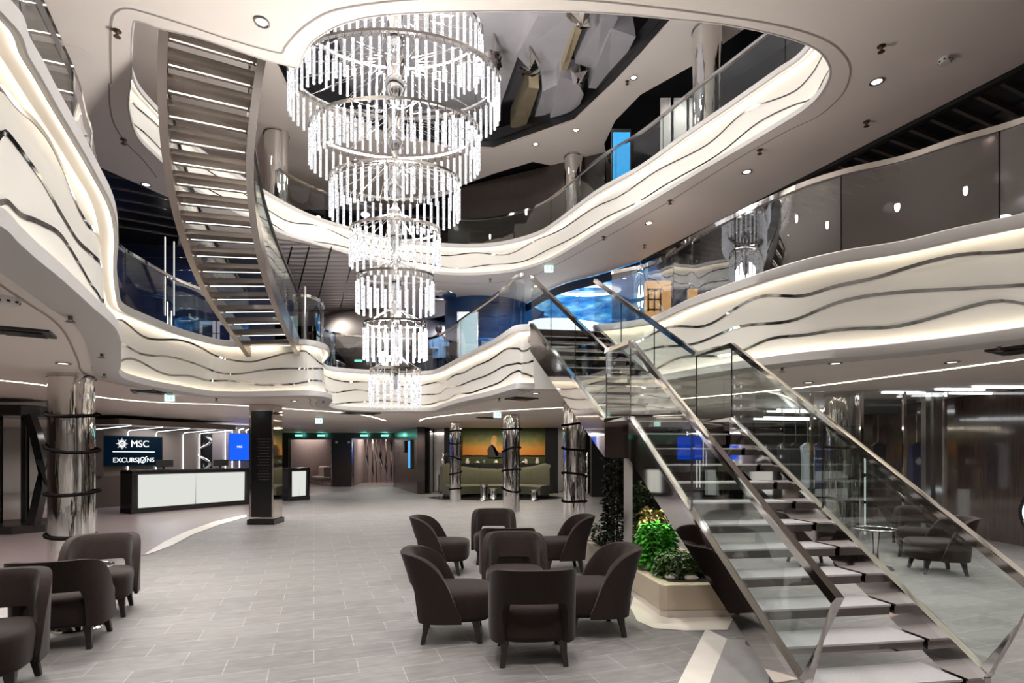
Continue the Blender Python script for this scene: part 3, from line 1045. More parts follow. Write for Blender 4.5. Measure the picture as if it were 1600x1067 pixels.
for side, (pb, pn, pf, pt_, hb) in (('l', (LB, LN, LF, LT, (1.71, 2.923, .80))), ('r', (RB, RN, RF, RT, (2.99, 3.09, .80)))):
    d = (pn - pb).normalized()
    p0 = pb - d * .12
    zb0 = RISE + SH - .635 * .12 - .02
    ln = [(p0, zb0), (pn, 1.961), (pf, 1.966), (pt_, 3.717)]
    s = Vector((d.y, -d.x, 0)) * (1 if side == 'r' else -1)
    # steel stringer: plate between the shoe line and its lower edge
    def plate(a, za, b_, zb_, da, db, pbs):
        th = s * .045
        pbs.hexa([(a.x, a.y, max(za - da, .01)), (b_.x, b_.y, zb_ - db), (b_.x - th.x, b_.y - th.y, zb_ - db), (a.x - th.x, a.y - th.y, max(za - da, .01)),
                  (a.x, a.y, za), (b_.x, b_.y, zb_), (b_.x - th.x, b_.y - th.y, zb_), (a.x - th.x, a.y - th.y, za)])
    b = MB()
    plate(p0, zb0, pn, 1.961, .52, .415, b)
    b.build('stringer', M['mirror'], stair)
    b = MB()
    plate(pn, 1.961, pf, 1.966, .415, .415, b)
    b.build('stringer', M['mirror'], stair)
    b = MB()
    plate(pf, 1.966, pt_, 3.717, .415, .43, b)
    b.build('stringer', M['mirror'], stair)
    b = MB()
    b.bar([(p.x - s.x * .022, p.y - s.y * .022, z + .01) for p, z in ln], .062, .05)
    b.build('glass_shoe', M['steel_rail'], stair)
    hx = Vector((*hb[:2], 0))
    hl = [(hx, hb[2]), (pn, 2.79), (pf, 2.768), (pt_ - d * 0.02, 4.49)]
    b = MB()
    pe = pb - d * .10
    b.bar([(pe.x - s.x * .022, pe.y - s.y * .022, .24)] + [(p.x - s.x * .022, p.y - s.y * .022, z) for p, z in hl], .05, .055)
    b.build('handrail', M['steel_rail'], stair)
    # glass, split into panels
    spans = ((p0, zb0, hx, hb[2], pn, 1.961, 2.79, 2), (pn, 1.961, pn, 2.79, pf, 1.966, 2.768, 1), (pf, 1.966, pf, 2.768, pt_, 3.717, 4.49, 3))
    for a, za, ha, hza, c, zc, hzc, n in spans:
        for k in range(n):
            t0, t1 = k / n, (k + 1) / n
            g = .006
            q0, q1 = lerp(a, c, t0) + d * g, lerp(a, c, t1) - d * g
            r0, r1 = lerp(ha, c, t0) + d * g, lerp(ha, c, t1) - d * g
            if k > 0:                                           # joints between panels stand upright
                r0 = lerp(a, c, t0) + d * g
                hz0 = hza + (hzc - hza) * ((r0 - ha).length / (c - ha).length)
            else:
                hz0 = hza
            if k < n - 1:
                r1 = lerp(a, c, t1) - d * g
                hz1 = hza + (hzc - hza) * ((r1 - ha).length / (c - ha).length)
            else:
                hz1 = hzc
            z0, z1 = za + (zc - za) * t0, za + (zc - za) * t1
            o = s * -.022
            e = s * .006
            b = MB()
            b.hexa([(q0.x + o.x - e.x, q0.y + o.y - e.y, z0), (q1.x + o.x - e.x, q1.y + o.y - e.y, z1), (q1.x + o.x + e.x, q1.y + o.y + e.y, z1), (q0.x + o.x + e.x, q0.y + o.y + e.y, z0),
                    (r0.x + o.x - e.x, r0.y + o.y - e.y, hz0), (r1.x + o.x - e.x, r1.y + o.y - e.y, hz1), (r1.x + o.x + e.x, r1.y + o.y + e.y, hz1), (r0.x + o.x + e.x, r0.y + o.y + e.y, hz0)])
            gp = b.build('glass_panel', M['glass'], stair)
            if not (k == n - 1 and c is pt_):
                b = MB()
                q = lerp(a, c, t1)
                b.box((q.x + o.x, q.y + o.y, (z1 + hz1) / 2), (.012, .012, hz1 - z1))
                b.build('edge_seal', M['black'], gp)
b = MB()
b.box((1.36, 6.45, .77), (.10, .06, 1.54), R(-10))
b.build('post', M['chrome_soft'], stair)

# ================================================================== CURVED STAIRCASE between the middle and the upper deck
KL = [((383, 546), 3.72), ((375, 533), 3.795), ((322.6, 457), 4.455), ((282, 358), 5.115), ((256, 232), 5.775), ((250, 71), 6.435), ((262, -75), 7.05)]
KR = [((463, 538), 3.72), ((459, 531), 3.795), ((426, 457), 4.455), ((402.5, 367), 5.115), ((392, 254), 5.775), ((406, 115), 6.435), ((428, -10), 7.05)]
def stair_curve(K):
    q = catmull([at_z(*p, z) for p, z in K[1:]], 8)
    zz = np.array([z for _, z in K[1:]])
    out = []
    for z in np.arange(3.63, 7.06, RISE / 2):
        zc = min(max(z, q[0][2]), q[-1][2])
        j = np.searchsorted(q[:, 2], zc)
        j = min(max(j, 1), len(q) - 1)
        t = (zc - q[j - 1][2]) / (q[j][2] - q[j - 1][2] + 1e-9)
        p = q[j - 1] * (1 - t) + q[j] * t
        if z < q[0][2]:
            dv = (q[1] - q[0]) / max(q[1][2] - q[0][2], 1e-6)
            p = q[0] + dv * (z - q[0][2])
        out.append((p[0], p[1], z))
    return np.array(out)


# right-hand points share each step's run: smooth both edges
CL, CR = stair_curve(KL), stair_curve(KR)
for C_ in (CL, CR):
    for _ in range(6):
        C_[1:-1, :2] = (C_[:-2, :2] + 2 * C_[1:-1, :2] + C_[2:, :2]) / 4
curv = thing('curved_staircase', 'curved bronze staircase seen from below with lit steps, left of the chandelier', 'staircase', tuple(CL[0]))
ns = len(CL)
for k in range(0, ns - 3, 2):
    z = CL[k][2] + RISE
    nl, nr = Vector(CL[k]), Vector(CR[k])
    j = min(k + 2, ns - 1)
    bl_, br = lerp(nl, Vector(CL[j]), 1.15), lerp(nr, Vector(CR[j]), 1.15)
    nl.z = nr.z = bl_.z = br.z = z
    d = (nr - nl).normalized() * .07
    nl, bl_, nr, br = nl + d, bl_ + d, nr - d, br - d
    b = MB()
    b.hexa([(*p.xy, z - .075) for p in (nl, nr, br, bl_)] + [(*p.xy, z) for p in (nl, nr, br, bl_)])
    t = b.build('step', M['soffit'], curv)
    b = MB()
    e0, e1, e2, e3 = lerp(nl, bl_, .20), lerp(nr, br, .20), lerp(nr, br, .29), lerp(nl, bl_, .29)
    dd = (nr - nl) * .02
    b.quad(*[(*p.xy, z - .0765) for p in (e0 + dd, e1 - dd, e2 - dd, e3 + dd)])
    b.build('light_line', M['led_step'], t)
for C_, sgn in ((CL, -1), (CR, 1)):
    T_ = np.gradient(C_[:, :2], axis=0)
    T_ /= np.linalg.norm(T_, axis=1)[:, None]
    Nn = np.stack([T_[:, 1], -T_[:, 0]], 1) * sgn * -1          # outward
    rings = []
    for p, n_ in zip(C_, Nn):
        a, c = p[:2] - n_ * .07, p[:2] + n_ * .03
        rings.append([(*a, p[2] - .10), (*c, p[2] - .10), (*c, p[2] + .24), (*a, p[2] + .24)])
    b = MB()
    b.loft(rings, True, True)
    b.build('stringer', M['bronze'] if sgn < 0 else M['soffit'], curv, smooth=40)
    for i0 in range(0, ns - 6, 6):
        rr = []
        for i in range(i0, min(i0 + 7, ns)):
            p, n_ = C_[i], Nn[i]
            a, c = p[:2] - n_ * .026, p[:2] - n_ * .014
            rr.append([(*a, p[2] + .24), (*c, p[2] + .24), (*c, p[2] + 1.12), (*a, p[2] + 1.12)])
        b = MB()
        b.loft(rr, True, True)
        b.build('glass_panel', M['glass'], curv, smooth=40)
    b = MB()
    b.bar([(*(p[:2] - n_ * .02), p[2] + 1.13) for p, n_ in zip(C_, Nn)], .045, .045)
    b.build('handrail', M['dark_metal'], curv, smooth=40)
b = MB()
p = CR[0]
b.tube([(p[0] + .16, p[1] - .1, 3.85), (p[0] + .16, p[1] - .1, 4.85)], .025)
b.build('newel_post', M['chrome'], curv, smooth=40)
# ================================================================== CHANDELIER
DC = 8.2
XC = (617.5 - CX) / F * DC
chan = thing('chandelier', 'huge tiered oval chandelier of glowing bubbled crystal rods hanging through the atrium', 'chandelier', (XC, DC, 2.3))
ASP = .62
#        half width px, front row of this tier at z, rods, rod length
TIERS = [(136, 7.80, 58, .50), (162, 7.09, 66, .50), (131, 6.319, 55, .48), (100, 5.58, 42, .48), (69.5, 4.845, 30, .476), (59.5, 4.154, 26, .463), (49, 3.455, 23, .46), (39, 2.765, 18, .48)]


def rod_bm(ln, r=.024, point=False):
    b = MB()
    if point:
        b.lathe([(.004, 0), (r * .45, -.0), (r * .6, -.03), (r * .95, -.06), (r, -.12), (r, -ln * .45), (r * .8, -ln * .62), (r * .55, -ln * .97), (r * .3, -ln)], n=8)
    else:
        b.lathe([(r * .5, 0), (r * .95, -.008), (r, -.02), (r * .82, -.035), (r * .86, -.05), (r * .86, -ln + .02), (r * 1.0, -ln + .012), (r * .6, -ln)], n=8)
    return b


spots = []
for ti, (hw, zt, n, ln) in enumerate(TIERS):
    a = hw / F * DC
    bb = a * ASP
    # even spacing along the ellipse
    th = np.linspace(0, 2 * math.pi, 721)
    ex, ey = a * np.cos(th), bb * np.sin(th)
    al = np.concatenate([[0], np.cumsum(np.hypot(np.diff(ex), np.diff(ey)))])
    for k in range(n):
        t = np.interp(al[-1] * (k + .5) / n, al, th)
        x, y = XC + a * math.cos(t), DC + bb * math.sin(t)
        spots.append((math.hypot(x, y) + (3 if math.sin(t) > .1 else 0) + (9 if ti == 0 else 0), ti, x, y, zt, ln))
    rg = MB()
    pth = lambda s, z: [(XC + a * s * math.cos(q), DC + bb * s * math.sin(q), z) for q in np.linspace(0, 2 * math.pi, 49)[:-1]]
    rings = [pth(1.015, zt + .07), pth(1.015, zt + .105), pth(.97, zt + .105), pth(.97, zt + .07)]
    rg.loft([[r_[i] for r_ in rings] for i in list(range(48)) + [0]], True, False)
    rg.build('tier_ring', M['chrome_soft'], chan, smooth=40)
    tr = MB()
    m = 16 if hw > 60 else 8
    for k in range(m):
        q, q2 = 2 * math.pi * k / m, 2 * math.pi * (k + 1) / m
        p0 = (XC + .97 * a * math.cos(q), DC + .97 * bb * math.sin(q), zt + .09)
        p1 = (XC + .2 * a * math.cos(q2), DC + .2 * bb * math.sin(q2), zt + .30)
        tr.tube([p0, p1], .004, 5)
        p1 = (XC + .2 * a * math.cos(q), DC + .2 * bb * math.sin(q), zt + .30)
        tr.tube([p0, p1], .004, 5)
    for k in range(n):
        t = np.interp(al[-1] * (k + .5) / n, al, th)
        tr.tube([(XC + a * math.cos(t), DC + bb * math.sin(t), zt - .01), (XC + a * math.cos(t), DC + bb * math.sin(t), zt + .07)], .010, 5)
    tr.build('tier_frame', M['chrome'], chan)
spots.sort()
protos = {}
mass = MB()
for i, (dd, ti, x, y, zt, ln) in enumerate(spots):
    if i < 100:
        if ti not in protos:
            o = rod_bm(ln, point=(ti == 7)).build('crystal_rod', M['crystal'], chan, smooth=50, world=False)
            protos[ti] = o
        else:
            o = protos[ti].copy()
            COL.objects.link(o)
        o.location = (x - XC, y - DC, zt - 2.3)
    else:
        rb = rod_bm(ln, point=(ti == 7))
        mass.add([(p[0] + x, p[1] + y, p[2] + zt) for p in rb.v], rb.f)
tag(mass.build('crystal_rod', M['crystal'], chan, smooth=50), kind='stuff')
b = MB()
for hw, zt, n, ln in TIERS:
    r = .05 + hw / 162 * .10
    b.lathe([(r * .5, zt + .42), (r, zt + .36), (r * .8, zt + .12), (r * 1.15, zt + .02), (r * .9, zt - .10), (r * .4, zt - .2)], (XC, DC, 0), 16)
b.tube([(XC, DC, 2.75), (XC, DC, 12.3)], .03, 10)
b.build('core', M['chrome'], chan, smooth=50)
b = MB()
for k in range(6):
    q = 2 * math.pi * k / 6
    b.tube([(XC + .5 * math.cos(q), DC + .3 * math.sin(q), 7.8), (XC + .5 * math.cos(q), DC + .3 * math.sin(q), 12.3)], .012, 6)
b.build('hanging_rod', M['dark_metal'], chan)
for z_, p_ in ((8.8, 120), (7.2, 70), (5.6, 55), (3.6, 95)):
    l = bpy.data.lights.new('chandelier_light', 'POINT')
    l.energy = p_
    l.shadow_soft_size = .30
    l.color = (.97, .97, 1)
    o = bpy.data.objects.new('chandelier_light', l)
    o.location = (XC, DC, z_ - .25)
    COL.objects.link(o)

for z_, p_ in ((2.95, 170), (7.3, 190)):                       # added unseen spots aimed up to brighten the ceilings
    for ax, ay in ((.30, .16), (-.30, .16), (.30, -.16), (-.30, -.16)):
        l = bpy.data.lights.new('ceiling_fill', 'SPOT')
        l.energy = p_
        l.shadow_soft_size = .12
        l.spot_size = R(146)
        l.spot_blend = .5
        l.color = (1, .97, .94)
        o = bpy.data.objects.new('ceiling_fill', l)
        o.location = (XC + ax, DC + ay, z_)
        o.rotation_euler = (R(180), 0, 0)
        COL.objects.link(o)

# faceted mirror ceiling above the chandelier
Q3 = lambda pts: [(740 + x / 3.441, y / 3.441) for x, y in pts]
fac = [(Q3([(0, 60), (300, 60), (345, 80), (235, 310), (120, 640), (20, 700)]), 10.9, 0), (Q3([(345, 70), (500, 80), (565, 140), (462, 430), (370, 450), (232, 310)]), 10.75, 0),
       (Q3([(560, 132), (592, 138), (484, 428), (452, 432)]), 10.55, 0), (Q3([(690, 80), (775, 88), (655, 372), (545, 350)]), 10.5, 0),
       (Q3([(740, 178), (872, 210), (722, 482), (618, 462)]), 10.35, 0), (Q3([(298, 458), (352, 470), (272, 705), (198, 690)]), 10.4, 0),
       (Q3([(370, 470), (460, 440), (392, 662), (328, 642)]), 10.45, 0), (Q3([(462, 428), (560, 450), (592, 512), (500, 735), (388, 730)]), 10.3, 0),
       ([(640, 15), (740, 15), (745, 205), (690, 235)], 11.0, 0), ([(520, 30), (640, 15), (690, 235), (560, 190)], 11.1, 0)]
for k, (pl, z, tl) in enumerate(fac):
    pts = [at_z(*p, z) for p in pl]
    b = MB()
    n = len(pts)
    tilt = [(.0, .02, -.03, .04, -.05, .03, .05, -.03, .01, 0)[k] * (i - n / 2) for i in range(n)]
    vs = [(p[0], p[1], p[2] + t) for p, t in zip(pts, tilt)] + [(p[0] * .97, p[1], p[2] + .5 + t) for p, t in zip(pts, tilt)]
    b.add(vs, [tuple(range(n)), tuple(range(2 * n - 1, n - 1, -1))] + [(i, (i + 1) % n, n + (i + 1) % n, n + i) for i in range(n)])
    o = b.build('ceiling_mirror_panel', M['gold'] if k in (2, 5) else M['facet'])
    struct(o)
for px, py in ((828, 105), (905, 118), (905, 27), (772, 95)):
    c = Vector(at_z(px, py, 10.3))
    b = MB()
    for q in range(5):
        a0 = random.uniform(0, 6.28)
        d = Vector((math.cos(a0), math.sin(a0), random.uniform(-.3, .3))) * .28
        e = Vector((-d.y, d.x, random.uniform(-.15, .2))) * .6
        b.add([tuple(c + d * .2 - e), tuple(c + d + e * .3), tuple(c + d * .5 + e), tuple(c - d * .2 + e * .2 + Vector((0, 0, -.16)))], [(0, 1, 2, 3), (0, 3, 1), (1, 3, 2)])
    b.tube([tuple(c), (c.x, c.y, 10.9)], .03, 6)
    o = b.build('mirror_star', M['mirror'])
    tag(o, {(828, 105): 'faceted mirror cluster under the upper ceiling, between chandelier and the long slabs', (905, 118): 'faceted mirror cluster under the upper ceiling, nearest to the black ceiling edge', (905, 27): 'faceted mirror cluster at the very top where the opening cuts the mirror ceiling', (772, 95): 'small faceted mirror cluster touching the chandelier outline'}[px, py], 'ceiling ornament', 'mirror clusters')

# ================================================================== COLUMNS
colm = mat('column_chrome', (.80, .77, .745), .045, 1)
nt, N, L, bs = nodes(colm)
tc = N.new('ShaderNodeTexCoord')
mp = N.new('ShaderNodeMapping')
mp.inputs['Scale'].default_value = (5, 5, .55)
nz = N.new('ShaderNodeTexNoise')
nz.inputs['Scale'].default_value = 2.2
nz.inputs['Detail'].default_value = 2
bp = N.new('ShaderNodeBump')
bp.inputs['Strength'].default_value = .45
bp.inputs['Distance'].default_value = .05
L.new(tc.outputs['Object'], mp.inputs[0])
L.new(mp.outputs[0], nz.inputs['Vector'])
L.new(nz.outputs[0], bp.inputs['Height'])
L.new(bp.outputs[0], bs.inputs['Normal'])


def column(label, px, Y, r, belts, z0=0, z1=Z1C, side=.62, seed=1):
    rnd = random.Random(seed)
    x = (px - CX) / F * Y
    root = thing('chrome_column', label, 'column', (x, Y, z0))
    b = MB()
    b.lathe([(r, z0), (r, z1)], (x, Y, 0), 40)
    b.build('shaft', colm, root, smooth=50)
    b = MB()
    b.lathe([(r * .42, z0), (r * .42, z1)], (x + r * side * 1.15, Y - r * .25, 0), 24)
    b.build('side_tube', colm, root, smooth=50)
    b = MB()
    b.lathe([(r * 1.08, z1 - .05), (r * 1.02, z1 - .04), (r * 1.02, z1)], (x, Y, 0), 32, cap=False)
    b.build('collar', M['chrome_soft'], root, smooth=40)
    for z in belts:
        tx, ty, ph = rnd.uniform(-.06, .06), rnd.uniform(-.05, .05), rnd.uniform(0, 6)
        b = MB()
        pth = []
        for k in range(28):
            q = 2 * math.pi * k / 28
            cx, cy = math.cos(q), math.sin(q)
            pth.append((x + r * .08 + cx * r * 1.17, Y - r * .03 + cy * r * 1.10, z + tx * cx + ty * cy + .012 * math.sin(2 * q + ph)))
        b.tube(pth, .024, 8, closed=True)
        b.build('leather_belt', M['leather'], root, smooth=50)
    return root


column('tall mirror column with black belts beside the brown armchairs on the left', 112, 8.0, .275, (.42, 1.03, 1.68, 2.18), seed=3)
column('slim mirror column in front of the left end of the green sofa', 711, 19.0, .185, (.45, .98, 1.50, 2.02, 2.4), seed=5)
column('mirror column standing before the orange picture, right of the sofa middle', 798, 15.6, .225, (.62, 1.15, 1.75, 2.32), seed=8)
column('mirror column right behind the round armchairs, next to the staircase', 896, 11.95, .225, (.60, 1.15, 1.72, 2.25), seed=12)
column('mirror column behind the staircase glass at the shop entrance', 1316, 10.4, .30, (.75, 1.15, 1.75), seed=14)
column('thin mirror column on the upper deck behind the glass balustrade', 895, 15.6, .24, (), Z3, Z3C, seed=1)
column('thicker mirror column on the upper deck close to the opening edge', 1103, 10.95, .26, (), Z3, Z3C, seed=2)
column('mirror column on the upper deck left of the chandelier, behind the curved staircase', 432, 14.5, .30, (), Z3, Z3C, seed=4)

# info pillar
xp, yp = (407 - CX) / F * 12.5, 12.78
pil = thing('directory_pillar', 'square directory pillar with black glass face and mirror edges near the desks', 'pillar', (xp, yp, 0))
b = MB()
b.box((xp, yp, Z1C / 2 + .06), (.56, .5, Z1C - .12))
b.build('body', M['mirror'], pil, bevel=.012)
b = MB()
b.box((xp + .01, yp - .253, 1.38), (.46, .012, 2.42))
b.build('glass_face', M['black'], pil)
b = MB()
b.box((xp, yp, .06), (.62, .56, .12))
b.build('plinth', M['black'], pil)
for k in range(15):
    b = MB()
    z = 1.95 - k * .066
    b.box((xp + .07, yp - .262, z), (.30 - .03 * (k % 3), .004, .012))
    b.build('direction_line', M['chrome_soft'], pil)

# ================================================================== ARMCHAIRS
def make_armchair():
    root = thing('lounge_chair', 'x', 'armchair')
    def sup(th, a, b_, n=3.4):
        c, s_ = math.cos(th), math.sin(th)
        return (a * math.copysign(abs(s_)**(2 / n), s_), -b_ * math.copysign(abs(c)**(2 / n), c))
    # seat: upholstered block
    b = MB()
    rings = []
    for z, s_, dz in ((.185, .90, 0), (.20, .97, 0), (.23, .99, 0), (.36, 1.0, 0), (.395, .995, 0), (.42, .965, 0), (.436, .88, 0), (.445, .6, 0), (.447, .2, 0)):
        rings.append([(x * s_, y * s_ + .035, z) for x, y in (sup(2 * math.pi * i / 40, .295, .315) for i in range(40))])
    b.loft(rings)
    b.build('seat', M['velvet'], root, smooth=60, world=False)
    # wrap-around back with the opening at its foot
    TM, NT_ = R(94), 76
    thc = R(36)
    outer, inner = [], []
    zl, zh = [], []
    for i in range(NT_ + 1):
        th = -TM + 2 * TM * i / NT_
        a = abs(th)
        yr = sup(a, .335, .335)[1] + .335
        top = .755 - .54 * min(1, yr / .40)**2.2
        low = .185
        if a < thc:
            q = min(1, (thc - a) / R(11))
            low = .34 + .155 * math.sqrt(max(0, 1 - (1 - q)**2))
            if q < .1:
                low = .185
        top = max(top, low + .05)
        zl.append(low)
        zh.append(top)
    nz = 7
    rows = []
    for i in range(NT_ + 1):
        th = -TM + 2 * TM * i / NT_
        loop = []
        tk = .075 * (1 if abs(th) < R(80) else max(.4, 1 - (abs(th) - R(80)) / R(14) * .6))
        for k in range(nz):
            z = zl[i] + (zh[i] - zl[i]) * k / (nz - 1)
            lean = .13 * max(0, (z - .30) / .45)**1.2 * max(0, math.cos(th / 2))
            gx = 1 + .03 * (z - .3)
            x, y = sup(th, .335 * gx, .335)
            loop.append((x, y + .02 - lean * math.cos(th) if abs(th) < R(90) else y + .02 + lean * .3, z))
        for k in range(nz - 1, -1, -1):
            z = zl[i] + (zh[i] - zl[i]) * k / (nz - 1)
            lean = .13 * max(0, (z - .30) / .45)**1.2 * max(0, math.cos(th / 2))
            tt = tk * (1 if k < nz - 1 else .80)
            x, y = sup(th, .335 - tt, .335 - tt)
            loop.append((x, y + .02 - lean * math.cos(th) if abs(th) < R(90) else y + .02 + lean * .3, z - (.004 if k == nz - 1 else 0)))
        rows.append(loop)
    b = MB()
    b.loft(rows, True, True)
    b.build('backrest', M['velvet'], root, smooth=70, world=False, bevel=.02)
    for sx in (-1, 1):
        for sy in (-1, 1):
            b = MB()
            x0, y0 = sx * .215, sy * .20 - .0
            x1, y1 = sx * .238, sy * .238
            r0, r1 = .034, .019
            b.loft([[(x1 + u * r1, y1 + v * r1, 0) for u, v in ((-1, -1), (1, -1), (1, 1), (-1, 1))],
                    [(x0 + (x1 - x0) * .45 + u * .023, y0 + (y1 - y0) * .45 + v * .023, .10) for u, v in ((-1, -1), (1, -1), (1, 1), (-1, 1))],
                    [(x0 + u * r0, y0 + v * r0, .195) for u, v in ((-1, -1), (1, -1), (1, 1), (-1, 1))]])
            b.build('leg', M['leg_wood'], root, world=False, bevel=.006)
    return root


CH = [(.15, 4.33, (-.06, 1), 'brown velvet armchair nearest the camera in the middle group, back and oval gap facing us', 'front circle of brown armchairs'),
      (-.52, 4.83, (1, .06), 'brown armchair left of the near circle, in profile facing right', 'front circle of brown armchairs'),
      (.71, 4.97, (-1, -.12), 'brown armchair right of the near circle beside the planter, in profile facing left', 'front circle of brown armchairs'),
      (.03, 5.56, (.04, -1), 'brown armchair of the near circle that faces us over the closest chair', 'front circle of brown armchairs'),
      (-.06, 6.62, (-.05, 1), 'brown armchair mostly hidden, back to back with the one facing us in the near circle', 'rear circle of brown armchairs'),
      (-.27, 8.15, (.05, -1), 'brown armchair farthest back in the middle, facing us with the oval gap showing', 'rear circle of brown armchairs'),
      (-.93, 7.45, (1, -.02), 'brown armchair left in the rear circle, in profile facing right', 'rear circle of brown armchairs'),
      (.68, 7.55, (-1, -.1), 'brown armchair right in the rear circle, only its back rising behind others', 'rear circle of brown armchairs'),
      (-3.50, 3.62, (.42, -.9), 'brown armchair cut by the lower left frame edge, facing the camera', 'brown armchairs at the left'),
      (-3.74, 4.62, (-.34, .94), 'brown armchair at the left with its back to us, in front of the round table', 'brown armchairs at the left'),
      (-4.10, 5.46, (.45, -.89), 'brown armchair behind the round table at the mirror column, facing us', 'brown armchairs at the left'),
      (5.75, 7.45, (-1, .25), 'dark armchair seen through the stair glass, facing left by the shop wall', 'armchairs behind the staircase'),
      (6.35, 8.6, (-.6, -.8), 'dark armchair half hidden behind another one at the shop wall', 'armchairs behind the staircase'),
      (4.30, 7.9, (1, -.1), 'dark armchair behind the steps with a rounded back, facing right to the small table', 'armchairs behind the staircase')]
proto = make_armchair()
for i, (x, y, f, lb, g) in enumerate(CH):
    o = proto if i == 0 else dup(proto)
    o.location = (x, y, 0)
    o.rotation_euler = (0, 0, math.atan2(-f[0], f[1]))
    o['label'] = lb
    o['group'] = g


def round_table(x, y, r, h, label):
    t = thing('side_table', label, 'table', (x, y, 0))
    b = MB()
    b.lathe([(r * .97, h - .02), (r, h - .012), (r, h), (r * .96, h + .002)], (x, y, 0), 40)
    b.build('table_top', M['black'], t, smooth=40)
    b = MB()
    b.tube([(x + (r + .006) * math.cos(q), y + (r + .006) * math.sin(q), h - .004) for q in np.linspace(0, 2 * math.pi, 41)[:-1]], .010, 8, closed=True)
    b.build('rim', M['chrome'], t, smooth=60)
    b = MB()
    b.lathe([(.07, .03), (.045, .08), (.035, h * .5), (.06, h - .02)], (x, y, 0), 24)
    b.build('pedestal', M['chrome'], t, smooth=60)
    b = MB()
    b.lathe([(r * .85, 0), (r * .85, .015), (r * .80, .028), (.05, .035)], (x, y, 0), 36)
    b.build('foot', M['chrome'], t, smooth=40)


round_table(-3.95, 5.02, .25, .56, 'round black side table with chrome rim between the left armchairs')
round_table(5.05, 7.65, .26, .56, 'round side table with chrome rim seen through the staircase glass')
# ================================================================== RECEPTION
U = Vector((.39, .92, 0)).normalized()            # run of the desks and their back wall
NV = Vector((U.y, -U.x, 0))                       # towards the lobby


def rect(o, a, d, h0, h1, t0, t1, mi=0, mb=None):
    """box along run a..d from origin o, heights h0..h1, thickness t0..t1 towards the lobby"""
    mb = mb or MB()
    p = [o + U * a + NV * t0, o + U * d + NV * t0, o + U * d + NV * t1, o + U * a + NV * t1]
    mb.hexa([(*q.xy, h0) for q in p] + [(*q.xy, h1) for q in p], mi)
    return mb


OW = Vector((-12.5, 16.4, 0))
m_ = rect(OW, -7.0, 3.55, 0, Z1C, -.3, 0)
struct(m_.build('wall_reception', M['taupe']))
b = rect(OW, -.2, .25, .95, Z1C - .3, .0, .10)
rect(OW, -.2, 3.5, 0, .95, .0, .03, mb=b)
struct(b.build('wall_panel_lower', M['taupe_dark']))
# second bay of the back wall, further on
O2 = Vector((-11.2, 20.2, 0))
b = MB()
b.quad(tuple(O2), (-10.1, 21.4, 0), (-10.1, 21.4, Z1C), (O2.x, O2.y, Z1C))
b.quad((-10.1, 21.4, 0), (-11.9, 28.0, 0), (-11.9, 28.0, Z1C), (-10.1, 21.4, Z1C))
struct(b.build('wall_reception_far', M['taupe']))
# light lines running down the wall and over the canopy
for s_ in (.05, 1.0, 1.9, 2.85, 3.45):
    b = MB()
    b.bar([tuple(OW + U * s_ + NV * .03 + Vector((0, 0, .15))), tuple(OW + U * s_ + NV * .03 + Vector((0, 0, 2.28))), tuple(OW + U * s_ + NV * .10 + Vector((0, 0, 2.36))),
           tuple(OW + U * (s_ + .25) + NV * 1.3 + Vector((0, 0, 2.455)))], .015, .015)
    struct(b.build('wall_light_line', M['led_white']))
b = rect(OW, -.2, 3.7, 2.47, 2.63, .0, 1.55)
o = b.build('reception_canopy', M['canopy'])
tag(o, 'taupe canopy with light lines above the excursions desk', 'canopy')
area('canopy_lamp', tuple(OW + U * 1.8 + NV * .8 + Vector((0, 0, 2.44))), .8, 20, (.9, .95, 1))
area('canopy_lamp', (-10.2, 20.0, 2.5), 1.0, 22, (.9, .95, 1))


def screen(name, label, o, a, d, h0, h1, m, t=.07):
    s_ = thing(name, label, 'screen', tuple(o + U * (a + d) / 2 + NV * .04 + Vector((0, 0, h0))))
    rect(o, a, d, h0, h1, .03, t + .03).build('housing', M['plastic_black'], s_)
    rect(o, a + .03, d - .03, h0 + .03, h1 - .03, t + .03, t + .034).build('display', m, s_)
    return s_


sc = screen('wall_screen', 'large dark wall screen with white shipping line logo above the desk', OW, .22, 2.08, 1.24, 2.20, M['screen_dark'])
rot = (R(90), 0, math.atan2(U.y, U.x))
fc = OW + U * 1.15 + NV * .108 - parent_loc(sc)
text('MSC', 'lettering', .30, fc + U * .18 + Vector((0, 0, 1.94)), rot, M['text_white'], sc, bold=0)
text('EXCURSI    NS', 'lettering', .205, fc + U * .0 + Vector((0, 0, 1.43)), rot, M['text_white'], sc, bold=0)
b = MB()
c0 = OW + U * .78 + NV * .108 + Vector((0, 0, 1.94))
star = []
for k in range(32):
    rr = .19 if k % 4 == 0 else (.14 if k % 4 == 2 else .075)
    q = 2 * math.pi * k / 32
    star.append(tuple(c0 + U * rr * math.cos(q) + Vector((0, 0, rr * math.sin(q)))))
b.add([tuple(c0)] + star, [(0, 1 + k, 1 + (k + 1) % 32) for k in range(32)])
b.build('emblem', M['text_white'], sc)
b = MB()
c1 = c0 + NV * .003
b.add([tuple(c1 + U * .055 * math.cos(2 * math.pi * k / 20) + Vector((0, 0, .055 * math.sin(2 * math.pi * k / 20)))) for k in range(20)], [tuple(range(20))])
b.build('emblem_centre', M['screen_dark'], sc)
text('m', 'lettering', .09, c1 + NV * .003 - parent_loc(sc), rot, M['text_white'], sc)
b = rect(OW, .50, 1.80, 1.685, 1.705, .108, .112)
b.build('divider_line', M['text_white'], sc)
b = MB()                                                 # round o with a swoosh
c2 = OW + U * 1.415 + NV * .108 + Vector((0, 0, 1.43))
b.tube([tuple(c2 + U * .085 * math.cos(q) + Vector((0, 0, .085 * math.sin(q)))) for q in np.linspace(0, 2 * math.pi, 25)[:-1]], .013, 5, closed=True)
